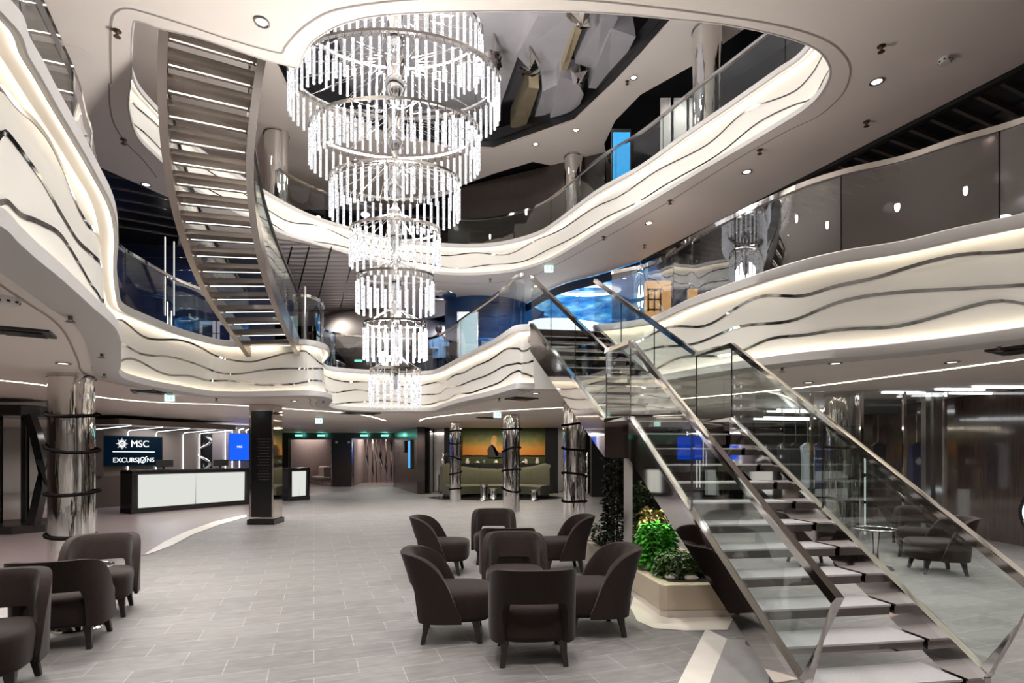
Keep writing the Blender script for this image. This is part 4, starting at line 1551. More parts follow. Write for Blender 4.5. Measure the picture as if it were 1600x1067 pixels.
b.tube([tuple(c2 + U * u_ + Vector((0, 0, v_))) for u_, v_ in ((-.14, -.10), (-.05, .02), (0, -.05), (.05, .06), (.14, .12))], .010, 5)
b.build('lettering', M['text_white'], sc)

# main desk
OD = Vector((-10.2, 14.75, 0))


def desk(label, o, u, ln, h=1.18, panels=2):
    n_ = Vector((u.y, -u.x, 0))
    root = thing('reception_desk', label, 'desk', tuple(o))

    def rc(a, d, h0, h1, t0, t1, lean=0.0):
        m__ = MB()
        lo_ = [o + u * a + n_ * t0, o + u * d + n_ * t0, o + u * d + n_ * (t1 - lean), o + u * a + n_ * (t1 - lean)]
        hi_ = [o + u * a + n_ * t0, o + u * d + n_ * t0, o + u * d + n_ * t1, o + u * a + n_ * t1]
        m__.hexa([(*q.xy, h0) for q in lo_] + [(*q.xy, h1) for q in hi_])
        return m__
    rc(.12, ln - .12, .0, h - .10, -.55, -.03, .02).build('body', M['dark_metal'], root)
    rc(0, .14, 0, h, -.6, .03, .03).build('end_panel', M['black'], root, bevel=.03)
    rc(ln - .14, ln, 0, h, -.6, .03, .03).build('end_panel', M['black'], root, bevel=.03)
    rc(.0, ln, h - .12, h, -.6, .035).build('top', M['black'], root, bevel=.03)
    rc(.0, ln, .0, .14, -.6, .0).build('plinth', M['black'], root)
    w_ = (ln - .34) / panels
    for k in range(panels):
        rc(.17 + w_ * k + .014, .17 + w_ * (k + 1) - .014, .15, h - .13, -.03, .012, .02).build('lit_panel', M['panel_white'], root)
    return root


desk('long black reception desk with two glowing white front panels under the excursions screen', OD, Vector((.49, .87, 0)).normalized(), 3.5)
desk('small black desk end with glowing panel behind the directory pillar', Vector((-7.72, 19.0, 0)), Vector((.45, .89, 0)).normalized(), .95, 1.15, 2)
desk('black desk with glowing panel partly hidden behind the left mirror column', Vector((-12.45, 13.05, 0)), Vector((.97, .22, 0)).normalized(), 1.32, 1.18, 1)
for (px, Yd, lb) in ((265, 15.9, 'black desk monitor seen from behind on the excursions desk'), (345, 18.4, 'black desk monitor at the far end of the excursions desk')):
    ud = Vector((.49, .87, 0)).normalized()
    qd = OD + ud * (1.0 if px == 265 else 2.7) - Vector((ud.y, -ud.x, 0)) * .28
    x, y = qd.x, qd.y
    m__ = thing('desk_monitor', lb, 'monitor', (x, y, 1.18), math.atan2(U.y, U.x))
    b = MB().box((0, 0, .17), (.52, .03, .20))
    b.build('display', M['plastic_black'], m__, world=False, bevel=.005)
    b = MB().box((0, .03, .04), (.06, .04, .08)).box((0, .03, .006), (.2, .14, .012))
    b.build('stand', M['plastic_black'], m__, world=False)

sb = thing('wall_screen', 'bright blue wall screen right of the excursions desk, half behind the pillar', 'screen', (-10.6, 20.4, 1.35))
ub = Vector((.69, .72, 0)).normalized()
for nm, e0, h0, h1, mm in (('housing', .0, 1.38, 2.42, M['plastic_black']), ('display', .02, 1.40, 2.40, M['screen_blue'])):
    b = MB()
    o_ = Vector((*at_y(357, 712, 20.3)[:2], 0))
    nb = Vector((ub.y, -ub.x, 0))
    t_ = .02 + e0 * .8
    p = [o_ + ub * e0, o_ + ub * (1.15 - e0), o_ + ub * (1.15 - e0) + nb * t_, o_ + ub * e0 + nb * t_]
    b.hexa([(*q.xy, h0) for q in p] + [(*q.xy, h1) for q in p])
    b.build(nm, mm, sb)
text('MSC', 'lettering', .10, Vector(at_y(373, 712, 20.55)) + nb * .10 - parent_loc(sb) + Vector((0, 0, .33)), (R(90), 0, math.atan2(ub.y, ub.x)), M['text_white'], sb)
for px in (352, 363, 374, 385):
    b = MB()
    x, y, _ = at_y(px, 700, 20.6 + (px - 352) * .02)
    b.bar([(x, y, .2), (x, y, 2.45), (x + .05, y - .12, 2.55), (x + .5, y - .7, 2.58)], .03, .03)
    struct(b.build('wall_light_line', M['led_white']))
b = MB()
x, y, _ = at_y(323, 700, 19.9)
b.box((x, y, Z1C / 2), (.35, .1, Z1C), R(60))
struct(b.build('wall_panel_dark', M['black']))
sx_ = thing('wall_sculpture', 'white twisted ribbon sculpture on the dark panel between the two screens', 'sculpture', (x, y - .12, 1.2))
b = MB()
b.tube([(x + .22 * math.sin(q * 1.25), y - .22 + .08 * math.cos(q), 1.1 + q * .16) for q in np.linspace(0, 7.2, 50)], .045, 8)
b.build('ribbon', M['chrome'], sx_, smooth=60)

# left wall blue screen behind the mirror column
xx, yy, _ = at_y(66, 700, 15.4)
b = MB().box((xx, yy, 1.85), (.46, .05, 1.1), R(66))
s2 = thing('wall_screen', 'narrow blue screen at the left between glass case and mirror column', 'screen', (xx, yy, 1.3))
b.build('display', M['screen_blue'], s2)
b = MB()
xx, yy, _ = at_y(77, 700, 15.6)
b.bar([(xx, yy, .2), (xx, yy, 2.4), (xx - .3, yy + .05, 2.6)], .025, .025)
struct(b.build('wall_light_line', M['led_white']))

# mirror display case at the left edge
gc = thing('display_case', 'mirrored display case with dark leaning frame at the left frame edge', 'display case', (-10.1, 11.2, 0))
b = MB()
b.prism([(-13, 10.6), (-9.95, 10.95), (-9.62, 11.35), (-9.9, 12.2), (-13, 12.2)], 0, .16)
b.build('plinth', M['dark_metal'], gc, bevel=.01)
b = MB()
b.prism([(-13, 10.7), (-9.9, 11.1), (-9.75, 11.4), (-9.95, 12.1), (-13, 12.1)], 2.38, 2.60)
b.build('top', M['black'], gc, bevel=.02)
b = MB()
b.bar([(-9.78, 11.25, .16), (-9.62, 11.25, .9), (-9.60, 11.25, 1.5), (-9.72, 11.25, 2.0), (-9.86, 11.25, 2.40)], .16, .16)
b.build('frame', M['black'], gc, smooth=40)
b = MB()
b.quad((-12.6, 10.75, .16), (-9.86, 11.95, .16), (-9.86, 11.95, 2.4), (-12.6, 10.75, 2.4))
b.build('mirror_back', M['mirror'], gc)
b = MB()
for x in (-10.35, -10.75):
    b.box((x, 11.95 + (x + 9.86) * .44 - .06, 1.28), (.10, .05, 2.24))
b.build('mullion', M['dark_metal'], gc)

# ================================================================== SOFA, PICTURE, TABLES
SY = 21.3
sofa = thing('curved_sofa', 'large curved olive green sofa below the orange and green picture', 'sofa', (xb(776, SY), SY, 0))
xl, xr = xb(684, 20.6), xb(866, 20.6)
xm = (xl + xr) / 2
def sofa_curve(off, n=30):
    pts = []
    for i in range(n + 1):
        t = -1 + 2 * i / n
        x = xm + t * ((xr - xl) / 2 - off * .55)
        y = SY + .75 - off - .95 * abs(t)**3.2
        pts.append((x, y))
    return pts


def band(name, o0, o1, zf, m=M['olive'], parent=sofa, bevel=.05, n=30):
    a, c = sofa_curve(o0, n), sofa_curve(o1, n)
    b = MB()
    rings = []
    for i in range(n + 1):
        z0, z1 = zf(-1 + 2 * i / n)
        rings.append([(*a[i], z0), (*c[i], z0), (*c[i], z1 - .05), (c[i][0] * .8 + a[i][0] * .2, c[i][1] * .8 + a[i][1] * .2, z1), (a[i][0] * .8 + c[i][0] * .2, a[i][1] * .8 + c[i][1] * .2, z1), (*a[i], z1 - .06)])
    b.loft(rings, True, True)
    return b.build(name, m, parent, smooth=50)


band('seat', .22, 1.0, lambda t: (.12, .46))
band('base', .28, .86, lambda t: (.013, .13), M['black'])
for k in range(6):
    t0, t1 = -1 + k / 3, -1 + (k + 1) / 3
    a, c = sofa_curve(0, 60), sofa_curve(.28, 60)
    i0, i1 = k * 10, (k + 1) * 10
    b = MB()
    rings = []
    for i in range(i0, i1 + 1):
        t = -1 + i / 30
        z1 = 1.06 + .30 * abs(t)**2.5 - (.02 if i in (i0, i1) else 0)
        if abs(t) > .9:
            z1 -= (abs(t) - .9) * 1.4
        rings.append([(*a[i], .12), (*c[i], .30), (c[i][0], c[i][1] + .03, z1 - .12), (c[i][0] * .6 + a[i][0] * .4, c[i][1] * .6 + a[i][1] * .4, z1), (*a[i], z1 - .08)])
    b.loft(rings, True, True)
    b.build('back_section', M['olive'], sofa, smooth=50)
b = MB()
b.lathe([(2.35, .0), (2.35, .012)], (xm, 20.6, 0), 48, 1.08, .5)
struct(b.build('floor_sofa_rug', M['black']))
for px, lb in ((756, 'small mirror pedestal table in front of the green sofa, left one'), (771, 'small mirror side table just right of the pedestal table by the sofa'), (835, 'low steel side table at the right end of the green sofa')):
    x, y, _ = at_y(px, 760, 20.0 if px == 771 else 19.3)
    t = thing('sofa_table', lb, 'table', (x, y, .012))
    h = .56 if px == 756 else .38
    b = MB()
    b.lathe([(.17, h - .015), (.17, h + .005)], (x, y, 0), 24)
    b.build('table_top', M['chrome'], t, smooth=40)
    b = MB()
    b.lathe([(.16, .02), (.12, .12), (.13, h - .015)], (x, y, 0), 20)
    b.build('pedestal', M['chrome'], t, smooth=40)

pic = mat('painting', rough=.45)
nt, N, L, bs = nodes(pic)
tc = N.new('ShaderNodeTexCoord')
sp = N.new('ShaderNodeSeparateXYZ')
nz = N.new('ShaderNodeTexNoise')
nz.inputs['Scale'].default_value = 4
nz.inputs['Detail'].default_value = 6
ad = N.new('ShaderNodeMath')
ad.operation = 'MULTIPLY_ADD'
ad.inputs[1].default_value = .35
rp = N.new('ShaderNodeValToRGB')
e = rp.color_ramp.elements
e[0].position, e[0].color = .12, (.62, .17, .02, 1)
e[1].position, e[1].color = .95, (.06, .085, .012, 1)
k_ = rp.color_ramp.elements.new(.45)
k_.color = (.58, .26, .03, 1)
k_ = rp.color_ramp.elements.new(.70)
k_.color = (.22, .20, .03, 1)
L.new(tc.outputs['Generated'], sp.inputs[0])
L.new(tc.outputs['Object'], nz.inputs['Vector'])
L.new(nz.outputs[0], ad.inputs[0])
L.new(sp.outputs['Z'], ad.inputs[2])
nt.links.new(ad.outputs[0], rp.inputs[0])
L.new(rp.outputs[0], bs.inputs['Base Color'])
PY = 23.0
b = MB()
b.box(((xb(718, PY) + xb(853, PY)) / 2, PY + .45, 1.35), (xb(853, PY) - xb(718, PY) + .3, .2, 2.7))
gw = mat('green_wall', (.045, .055, .02), .4)
struct(b.build('wall_picture', gw))
x0, x1 = xb(722, PY), xb(854, PY)
z0, z1 = at_y(0, 711, PY)[2], at_y(0, 668, PY)[2]
pt_obj = thing('painting', 'wide orange and green painting of a seated dark figure above the sofa', 'painting', ((x0 + x1) / 2, PY, z0))
b = MB().box(((x0 + x1) / 2, PY + .28, (z0 + z1) / 2), (x1 - x0, .06, z1 - z0))
b.build('canvas', pic, pt_obj)
b = MB()
q = lambda px, py: (xb(px, PY), PY + .245, at_y(0, py, PY)[2])
b.add([q(*p) for p in ((762, 714), (761, 703), (764, 697), (768, 694), (773, 698), (778, 706), (788, 708), (788, 714))], [tuple(range(8))])
b.build('dark_figure', mat('paint_black', (.015, .012, .010), .5), pt_obj)
b = MB()
b.add([q(*p) for p in ((766, 695), (767, 687), (769, 681), (772, 679), (776, 682), (776, 688), (775, 694), (777, 703), (779, 711), (775, 713), (772, 705), (770, 699))], [tuple(range(12))])
b.build('pale_figure', mat('paint_skin', (.68, .36, .10), .5), pt_obj)
b = MB()
b.box(((x0 + x1) / 2, PY + .1, .62), (x1 - x0, .45, 1.24))
o = b.build('console_shelf', M['black'])
tag(o, 'long black console shelf behind the green sofa under the picture', 'shelf')
for px, cc, hh in ((730, M['stone'], .22), (746, M['stone'], .12), (757, M['chrome'], .18), (775, M['stone'], .16), (818, M['chrome'], .13), (822, M['stone'], .2), (840, M['stone'], .25)):
    x = xb(px, PY)
    b = MB()
    b.lathe([(.07, 1.241), (.10, 1.241 + hh * .3), (.05, 1.241 + hh * .8), (.06, 1.241 + hh)], (x, PY + .05, 0), 16)
    o = b.build('vase', cc, smooth=60)
    tag(o, {730: 'pale vase at the left end of the console behind the sofa', 746: 'low pale bowl vase on the console, second from its left end', 757: 'mirror vase on the console just left of the painted figure', 775: 'pale vase on the console under the painted figure', 818: 'mirror vase on the console right of the middle column', 822: 'pale vase next to the mirror vase, right of the middle column', 840: 'tall pale vase at the right end of the console'}[px], 'vase', 'vases on the console')
for px, nm in ((692, 'slender chrome figure in the grey niche left of the sofa'), (918, 'slender chrome figure in the grey niche right of the black column')):
    x, y, _ = at_y(px, 700, 22.4)
    b = MB()
    b.lathe([(.18, 0), (.18, .8), (.05, .85), (.10, 1.0), (.05, 1.15), (.09, 1.35), (.04, 1.5), (.06, 1.62), (.01, 1.7)], (x, y, 0), 16)
    o = b.build('niche_figure', M['chrome'], smooth=60)
    tag(o, nm, 'sculpture')
area('picture_lamp', (xb(788, 21.5), 21.6, 2.65), 3.0, 55, (1, .9, .7), sy=.3)
area('niche_lamp', (xb(683, 23), 23.2, 2.6), .6, 10)
area('niche_lamp', (xb(900, 23), 23.2, 2.6), .6, 12)

# lift-lobby screens on the angled wood wall
for t0, t1, h0, h1, mm, lb in ((.50, .58, 1.72, 2.25, M['plastic_white'], 'small white notice panel on the angled wood wall by the doorway'),
                               (.72, .82, 1.0, 2.25, M['screen_aqua'], 'tall blue information screen on the angled dark wood wall')):
    a_, c_ = Vector((xb(616), YB, 0)), Vector((xb(652, 22.5), 22.5, 0))
    n_ = Vector((-(c_ - a_).y, (c_ - a_).x, 0)).normalized() * -1
    if n_.y > 0:
        n_ = -n_
    p0, p1 = lerp(a_, c_, t0), lerp(a_, c_, t1)
    s_ = thing('wall_screen', lb, 'screen', tuple(p0 + Vector((0, 0, h0))))
    b = MB()
    b.hexa([(*p0.xy, h0), (*p1.xy, h0), (*(p1 + n_ * .08).xy, h0), (*(p0 + n_ * .08).xy, h0), (*p0.xy, h1), (*p1.xy, h1), (*(p1 + n_ * .08).xy, h1), (*(p0 + n_ * .08).xy, h1)])
    b.build('housing', M['plastic_black'], s_)
    b = MB()
    e = n_ * .082
    d_ = (p1 - p0) * .06
    b.quad((*(p0 + d_ + e).xy, h0 + .04), (*(p1 - d_ + e).xy, h0 + .04), (*(p1 - d_ + e).xy, h1 - .04), (*(p0 + d_ + e).xy, h1 - .04))
    b.build('display', mm, s_)

# corridor seats and twisted sculptures
for px, py, Y, w_, lb in ((512, 738, 29.6, 1.1, 'pink upholstered bench seat inside the left doorway'), (499, 733, 30.9, .7, 'second pink seat deeper inside the left doorway')):
    x = xb(px, Y)
    t = thing('corridor_seat', lb, 'seat', (x, Y, 0))
    b = MB().box((x, Y, .33), (w_, .8, .2))
    b.build('seat', M['pink_fabric'], t, bevel=.08)
    b = MB().box((x + .1, Y + .35, .68), (w_ * .8, .22, .62))
    b.build('backrest', M['pink_fabric'], t, bevel=.1)
    for sx in (-1, 1):
        b = MB().tube([(x + sx * w_ * .4, Y - .3, 0), (x + sx * w_ * .38, Y - .28, .25)], .02)
        b.build('leg', M['chrome_soft'], t)
for px, k in ((574, 0), (582, 1), (588, 2), (595, 3), (603, 4), (611, 5)):
    Y = 31.5
    x = xb(px, Y)
    b = MB()
    rings = []
    for q in np.linspace(0, 1, 14):
        rr = .035 + .055 * math.sin(math.pi * q) + .02 * math.sin(q * 9 + k)
        an = q * 4 + k
        rings.append([(x + rr * math.cos(an + s_ * math.pi / 2) * (1 if s_ % 2 else .4), Y + rr * math.sin(an + s_ * math.pi / 2) * (1 if s_ % 2 else .4), .0 + q * 2.5) for s_ in range(4)])
    b.loft(rings, True, True)
    o = b.build('twisted_sculpture', M['chrome_soft'], smooth=60)
    tag(o, ['tall twisted pale metal sculpture', 'tall twisted pale metal sculpture', 'tall twisted pale metal sculpture', 'tall twisted pale metal sculpture', 'tall twisted pale metal sculpture', 'tall twisted pale metal sculpture'][0] + ' in the right doorway, ' + ['first from the left', 'second from the left', 'third from the left', 'third from the right', 'second from the right', 'first from the right'][k], 'sculpture', 'twisted corridor sculptures')
# ================================================================== PLANTER
pl = thing('planter', 'beige metal planter box wrapping under the mirror staircase', 'planter', (1.3, 6.4, 0))
outer = [(1.05, 8.13), (1.07, 8.08), (1.44, 5.38), (1.50, 5.32), (2.25, 5.36), (2.35, 5.46), (2.30, 8.2), (1.10, 8.2)]
innr = [(1.17, 8.02), (1.55, 5.47), (1.60, 5.45), (2.18, 5.47), (2.23, 5.5), (2.2, 8.08)]
b = MB()
b.prism([(x * .985 + .03, y * .99 + .06) for x, y in outer], 0, .07)
b.build('skirting', M['stone'], pl)
b = MB()
b.prism(outer, .07, .32)
b.build('box', M['planter'], pl, bevel=.012)
b = MB()
b.prism(innr, .318, .326)
b.build('soil', M['soil'], pl)


def leaf_mat(name, c1, c2):
    m = mat(name, c1, .45)
    nt, N, L, b_ = nodes(m)
    oi = N.new('ShaderNodeTexNoise')
    oi.inputs['Scale'].default_value = 9
    tc_ = N.new('ShaderNodeTexCoord')
    r = N.new('ShaderNodeValToRGB')
    r.color_ramp.elements[0].position = .35
    r.color_ramp.elements[0].color = (*c1, 1)
    r.color_ramp.elements[1].position = .65
    r.color_ramp.elements[1].color = (*c2, 1)
    L.new(tc_.outputs['Object'], oi.inputs[0])
    L.new(oi.outputs[0], r.inputs[0])
    L.new(r.outputs[0], b_.inputs['Base Color'])
    b_.inputs['Subsurface Weight'].default_value = 0
    return m


M['leaf'] = leaf_mat('leaf_green', (.035, .075, .018), (.10, .17, .045))
M['leaf_dark'] = leaf_mat('leaf_dark', (.008, .012, .006), (.022, .028, .016))
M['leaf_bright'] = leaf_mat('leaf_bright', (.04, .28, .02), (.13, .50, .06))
M['leaf_dry'] = leaf_mat('leaf_dry', (.35, .24, .10), (.55, .42, .22))


def leaf_cloud(cx, cy, z0, z1, rx, ry, n, size, rnd, droop=.2, flat=False):
    b = MB()
    for _ in range(n):
        q = rnd.uniform(0, 2 * math.pi)
        r = math.sqrt(rnd.uniform(.15, 1))
        z = rnd.uniform(z0, z1)
        tp = 1 - .35 * ((z - z0) / (z1 - z0))**2 if not flat else 1
        p = Vector((cx + rx * r * tp * math.cos(q), cy + ry * r * tp * math.sin(q), z))
        d = Vector((math.cos(q) + rnd.uniform(-.7, .7), math.sin(q) + rnd.uniform(-.7, .7), rnd.uniform(-.5, .7))).normalized()
        s_ = size * rnd.uniform(.6, 1.3)
        u = d.cross(Vector((0, 0, 1))).normalized() * s_ * .38
        m1 = p + d * s_ * .5
        t = p + d * s_ - Vector((0, 0, s_ * droop))
        b.add([tuple(p), tuple(m1 + u + Vector((0, 0, .15 * s_))), tuple(t), tuple(m1 - u + Vector((0, 0, .15 * s_)))], [(0, 1, 2), (0, 2, 3)])
    return b


rnd = random.Random(4)
def plant(name, label, cat, loc, cloud, m, stems=3, sh=.3):
    t = thing(name, label, cat, (loc[0], loc[1], .325))
    cloud.build('foliage', m, t)
    b = MB()
    for k in range(stems):
        x, y = loc[0] + rnd.uniform(-.06, .06), loc[1] + rnd.uniform(-.06, .06)
        b.tube([(x, y, .32), (x + rnd.uniform(-.05, .05), y, .32 + sh)], .012, 6)
    b.build('stem', M['leg_wood'], t)
    return t


plant('hedge_plant', 'dense tall green hedge plant behind the bright fern in the planter', 'plant', (1.68, 6.75), leaf_cloud(1.68, 6.75, .36, 1.20, .20, .16, 1500, .075, rnd, flat=True), M['leaf'], 4, .7)
plant('hedge_plant', 'tall dark ivy wall plant left of the white post at the planter back', 'plant', (1.40, 7.55), leaf_cloud(1.40, 7.55, .36, 1.95, .12, .14, 1100, .085, rnd, flat=True), M['leaf_dark'], 4, 1.2)
plant('fern', 'bright green lit fern at the middle of the planter', 'plant', (1.60, 6.10), leaf_cloud(1.60, 6.10, .36, .80, .22, .20, 1300, .07, rnd), M['leaf_bright'], 3, .2)
plant('groundcover_plant', 'low dark green plant at the front end of the planter', 'plant', (1.72, 5.72), leaf_cloud(1.72, 5.72, .33, .56, .24, .20, 900, .05, rnd), M['leaf'], 3, .1)
plant('groundcover_plant', 'low dark green plant under the stair plate in the planter', 'plant', (2.0, 5.85), leaf_cloud(2.0, 5.85, .33, .50, .16, .2, 600, .05, rnd), M['leaf'], 3, .1)
plant('dry_grass_tuft', 'pale yellow leaf tuft between hedge and bright fern', 'plant', (1.63, 6.42), leaf_cloud(1.63, 6.42, .60, .95, .12, .10, 260, .09, rnd), M['leaf_dry'], 3, .4)
plant('small_shrub', 'small sparse dark shrub at the far left end of the planter', 'plant', (1.28, 7.75), leaf_cloud(1.28, 7.75, .34, .60, .17, .12, 240, .06, rnd), M['leaf'], 3, .15)
for x, y, lb in ((1.62, 5.58, 'round pale stone at the front corner of the planter soil'), (1.80, 5.54, 'flat pale stone beside the front wall of the planter'), (1.50, 6.05, 'pale stone at the left edge of the planter by the fern')):
    b = MB()
    b.lathe([(.02, .318), (.07, .325), (.08, .345), (.05, .37), (.01, .378)], (x, y, 0), 12, 1.0, .7)
    o = b.build('planter_stone', M['stone'], smooth=60)
    tag(o, lb, 'stone', 'stones in the planter')
for x, y, lb in ((1.53, 6.38, 'small glowing spike lamp beside the dry tuft in the planter'), (1.66, 5.50, 'dark spike lamp at the front edge of the planter')):
    t = thing('spike_lamp', lb, 'lamp', (x, y, .325))
    b = MB().tube([(x, y, .32), (x, y, .52)], .008, 6)
    b.build('spike', M['plastic_black'], t)
    b = MB().lathe([(.01, .52), (.025, .53), (.025, .57), (.01, .575)], (x, y, 0), 10)
    b.build('lamp_head', M['downlight'] if y > 6 else M['plastic_black'], t)
l = bpy.data.lights.new('fern_light', 'SPOT')
l.energy, l.color, l.spot_size = 18, (.75, 1, .6), R(80)
o = bpy.data.objects.new('fern_light', l)
o.location = (1.6, 6.1, 1.35)
COL.objects.link(o)

# ================================================================== CEILING FITTINGS
def fit(kind, px, py, z, label, scale=1.0):
    x, y, _ = at_z(px, py, z)
    b = MB()
    if kind == 'downlight':
        t = thing('downlight', label, 'light', (x, y, z), group=None)
        b.lathe([(.078 * scale, -.001), (.085 * scale, -.012), (.066 * scale, -.014), (.056 * scale, -.002)], (x, y, z), 20, cap=False)
        b.build('trim_ring', M['chrome_soft'], t, smooth=50)
        b = MB()
        b.lathe([(.056 * scale, -.006), (.01, -.006)], (x, y, z), 20)
        b.build('lamp', M['downlight'], t)
        return t
    if kind == 'sprinkler':
        t = thing('sprinkler', label, 'sprinkler', (x, y, z))
        b.lathe([(.045, 0), (.045, -.006), (.018, -.012), (.016, -.045), (.012, -.05)], (x, y, z), 14)
        b.build('body', M['pipe'], t, smooth=40)
        b = MB()
        b.lathe([(.038, -.066), (.038, -.070), (.006, -.074)], (x, y, z), 12)
        b.tube([(x - .012, y, z - .045), (x - .025, y, z - .06), (x, y, z - .072)], .004, 5)
        b.tube([(x + .012, y, z - .045), (x + .025, y, z - .06), (x, y, z - .072)], .004, 5)
        b.build('deflector', M['pipe'], t)
        return t
    if kind == 'smoke':
        t = thing('smoke_detector', label, 'smoke detector', (x, y, z))
        b.lathe([(.075, 0), (.075, -.02), (.06, -.045), (.055, -.055), (.02, -.062)], (x, y, z), 24)
        b.build('housing', M['plastic_white'], t, smooth=40)
        b = MB()
        for k in range(8):
            q = 2 * math.pi * k / 8
            b.box((x + .066 * math.cos(q), y + .066 * math.sin(q), z - .034), (.012, .02, .014), q)
        b.build('vent', M['plastic_black'], t)
        return t
    if kind == 'speaker':
        b.lathe([(.16, 0), (.16, -.004), (.02, -.005)], (x, y, z), 28)
        return tag(b.build('ceiling_speaker', M['ceiling'], smooth=40), label, 'speaker')
    if kind == 'vent':
        t = thing('air_vent', label, 'vent', (x, y, z))
        b.box((x, y, z - .012), (.42 * scale, .34 * scale, .024), R(30))
        b.build('frame', M['plastic_black'], t)
        b = MB()
        b.box((x, y, z - .028), (.30 * scale, .22 * scale, .02), R(30))
        b.build('grille', M['black'], t)
        return t


for px, py, z, lb in ((409, 34, Z2C, 'bright downlight above the chandelier left edge, between stair opening and frame top'), (1370, 127, Z2C, 'bright downlight right of the rounded opening end, below the smoke detector'),
                      (1167, 268, Z2C, 'downlight under the upper balcony, above the middle of the right glass balustrade'), (1014, 348, Z2C, 'downlight under the upper balcony, above the staircase head'),
                      (228, 288, Z2C, 'small downlight left of the curved staircase near the blue rooms'), (990, 121, Z3C, 'downlight on the upper ceiling beside the faceted mirrors'),
                      (900, 203, Z3C, 'downlight on the upper ceiling above the thin upper column'), (837, 225, Z3C, 'downlight on the upper ceiling near the chandelier right side'),
                      (99, 567, Z1C, 'downlight above the left mirror column top'), (1305, 567, Z1C, 'downlight under the right balcony above the stair handrail'), (1488, 565, Z1C, 'downlight under the right balcony near the black vent'),
                      (1263, 597, Z1C, 'downlight next to the light strip, right of the stair glass'), (460, 626, Z1C, 'tiny downlight under the platform corner above the pillar'), (837, 614, Z1C, 'downlight under the balcony corner left of the staircase plate'),
                      (902, 462, Z2C, 'downlight by the blue ceiling edge'), (837, 447, Z2C, 'downlight right of the green exit sign on the middle deck')):
    fit('downlight', px, py, z, lb, 1.0)
for px, py, z, lb in ((183, 48, Z2C, 'brass sprinkler at the upper left corner of the stair opening'), (193, 218, Z2C, 'brass sprinkler left of the curved staircase opening, halfway down'), (1377, 72, Z2C, 'brass sprinkler left of the smoke detector at the upper right'),
                      (1354, 190, Z2C, 'brass sprinkler below the bright downlight at the right'), (1187, 234, Z2C, 'brass sprinkler on the groove under the upper balcony'), (1047, 313, Z2C, 'brass sprinkler on the groove above the staircase'),
                      (943, 370, Z2C, 'brass sprinkler on the groove left of the staircase'), (1007, 383, Z2C, 'brass sprinkler close to the black slatted ceiling edge'), (980, 127, Z3C, 'small sprinkler beside the upper downlight'),
                      (110, 490, Z1C, 'sprinkler right of the black vent under the left balcony'), (159, 550, Z1C, 'sprinkler above the left mirror column, upper one at the groove'), (163, 582, Z1C, 'sprinkler beside the mirror column top, lower one at the groove'),
                      (1561, 539, Z1C, 'sprinkler beside the black vent at the right edge'), (1222, 573, Z1C, 'sprinkler under the right balcony above the handrail'), (240, 606, Z1C, 'sprinkler above the exit sign at the desks'),
                      (338, 622, Z1C, 'sprinkler above the excursions canopy end'), (505, 625, Z1C, 'sprinkler under the platform tip'), (780, 622, Z1C, 'sprinkler left of the black vent near the balcony corner'), (766, 436, Z2C, 'sprinkler under the upper balcony right of the chandelier')):
    fit('sprinkler', px, py, z, lb)
fit('smoke', 1477, 92, Z2C, 'white smoke detector on the ceiling at the upper right')
fit('smoke', 12, 465, Z1C, 'white smoke detector under the left balcony at the frame edge')
fit('speaker', 122, 86, Z2C, 'round flush ceiling speaker beside the left rail, upper one')
fit('speaker', 158, 230, Z2C, 'round flush ceiling speaker beside the left rail, lower one')
for px, py, lb, s_ in ((38, 517, 'black square ceiling vent under the left balcony', 1.0), (238, 612, 'black ceiling vent left of the exit sign', 1.5), (815, 622, 'black ceiling vent under the balcony corner by the staircase', 1.3),
                   (563, 645, 'black ceiling vent above the doorways', 2.2), (1590, 545, 'black ceiling vent at the right frame edge', 1.2), (760, 652, 'small black ceiling vent left of the exit sign over the picture', 1.2)):
    fit('vent', px, py, Z1C, lb, s_)


def exit_sign(px, py, Y, lb, w_=.34, h=.18, z=Z1C, green=False):
    x, y, z0 = at_y(px, py, Y)
    t = thing('exit_sign', lb, 'exit sign', (x, y, z0))
    b = MB().box((x, y, z0), (w_, .05, h))
    b.build('lit_panel', M['exit_green'] if green else M['exit_pale'], t)
    if not green:
        b = MB()
        s_ = h / .18
        for (a, c, w2, h2) in ((-.03, .045, .028, .028), (-.035, .0, .026, .06), (-.06, -.045, .018, .05), (-.005, -.045, .018, .05), (-.07, .012, .05, .014), (.08, 0, .05, .12)):
            b.box((x + a * s_, y - .028, z0 + c * s_), (w2 * s_, .004, h2 * s_))
        b.build('pictogram', M['exit_green'], t)
        b = MB().box((x, y, (z0 + h / 2 + z) / 2), (.02, .02, z - z0 - h / 2))
        b.build('hanger', M['chrome_soft'], t)
    return t


exit_sign(265, 622.5, 10.6, 'green exit sign hanging above the excursions desk canopy', .17, .11)
exit_sign(498, 657.5, 16.6, 'green exit sign over the left doorway, hanging free from the ceiling', .20, .15)
exit_sign(777, 648.5, 14.4, 'green exit sign in front of the picture wall', .20, .13)
exit_sign(857.5, 420, 14.02, 'green exit sign under the upper balcony, left of the blue bar ceiling', .22, .16, Z2C)
for px, w_, lb in ((467, .36, 'green lit strip over the left doorway, first of the pair'), (502, .36, 'green lit strip over the left doorway, second of the pair'), (569, .36, 'green lit strip over the right doorway, first of the pair'), (601, .36, 'green lit strip over the right doorway, second of the pair')):
    exit_sign(px, 680.5, YB - .025, lb, .36, .10, green=True)
for px in (467, 502, 569, 601):
    l = bpy.data.lights.new('exit_glow', 'POINT')
    l.energy, l.color, l.shadow_soft_size = 1.6, (.2, .9, .7), .1
    o = bpy.data.objects.new('exit_glow', l)
    o.location = at_y(px, 679, YB - .35)
    COL.objects.link(o)
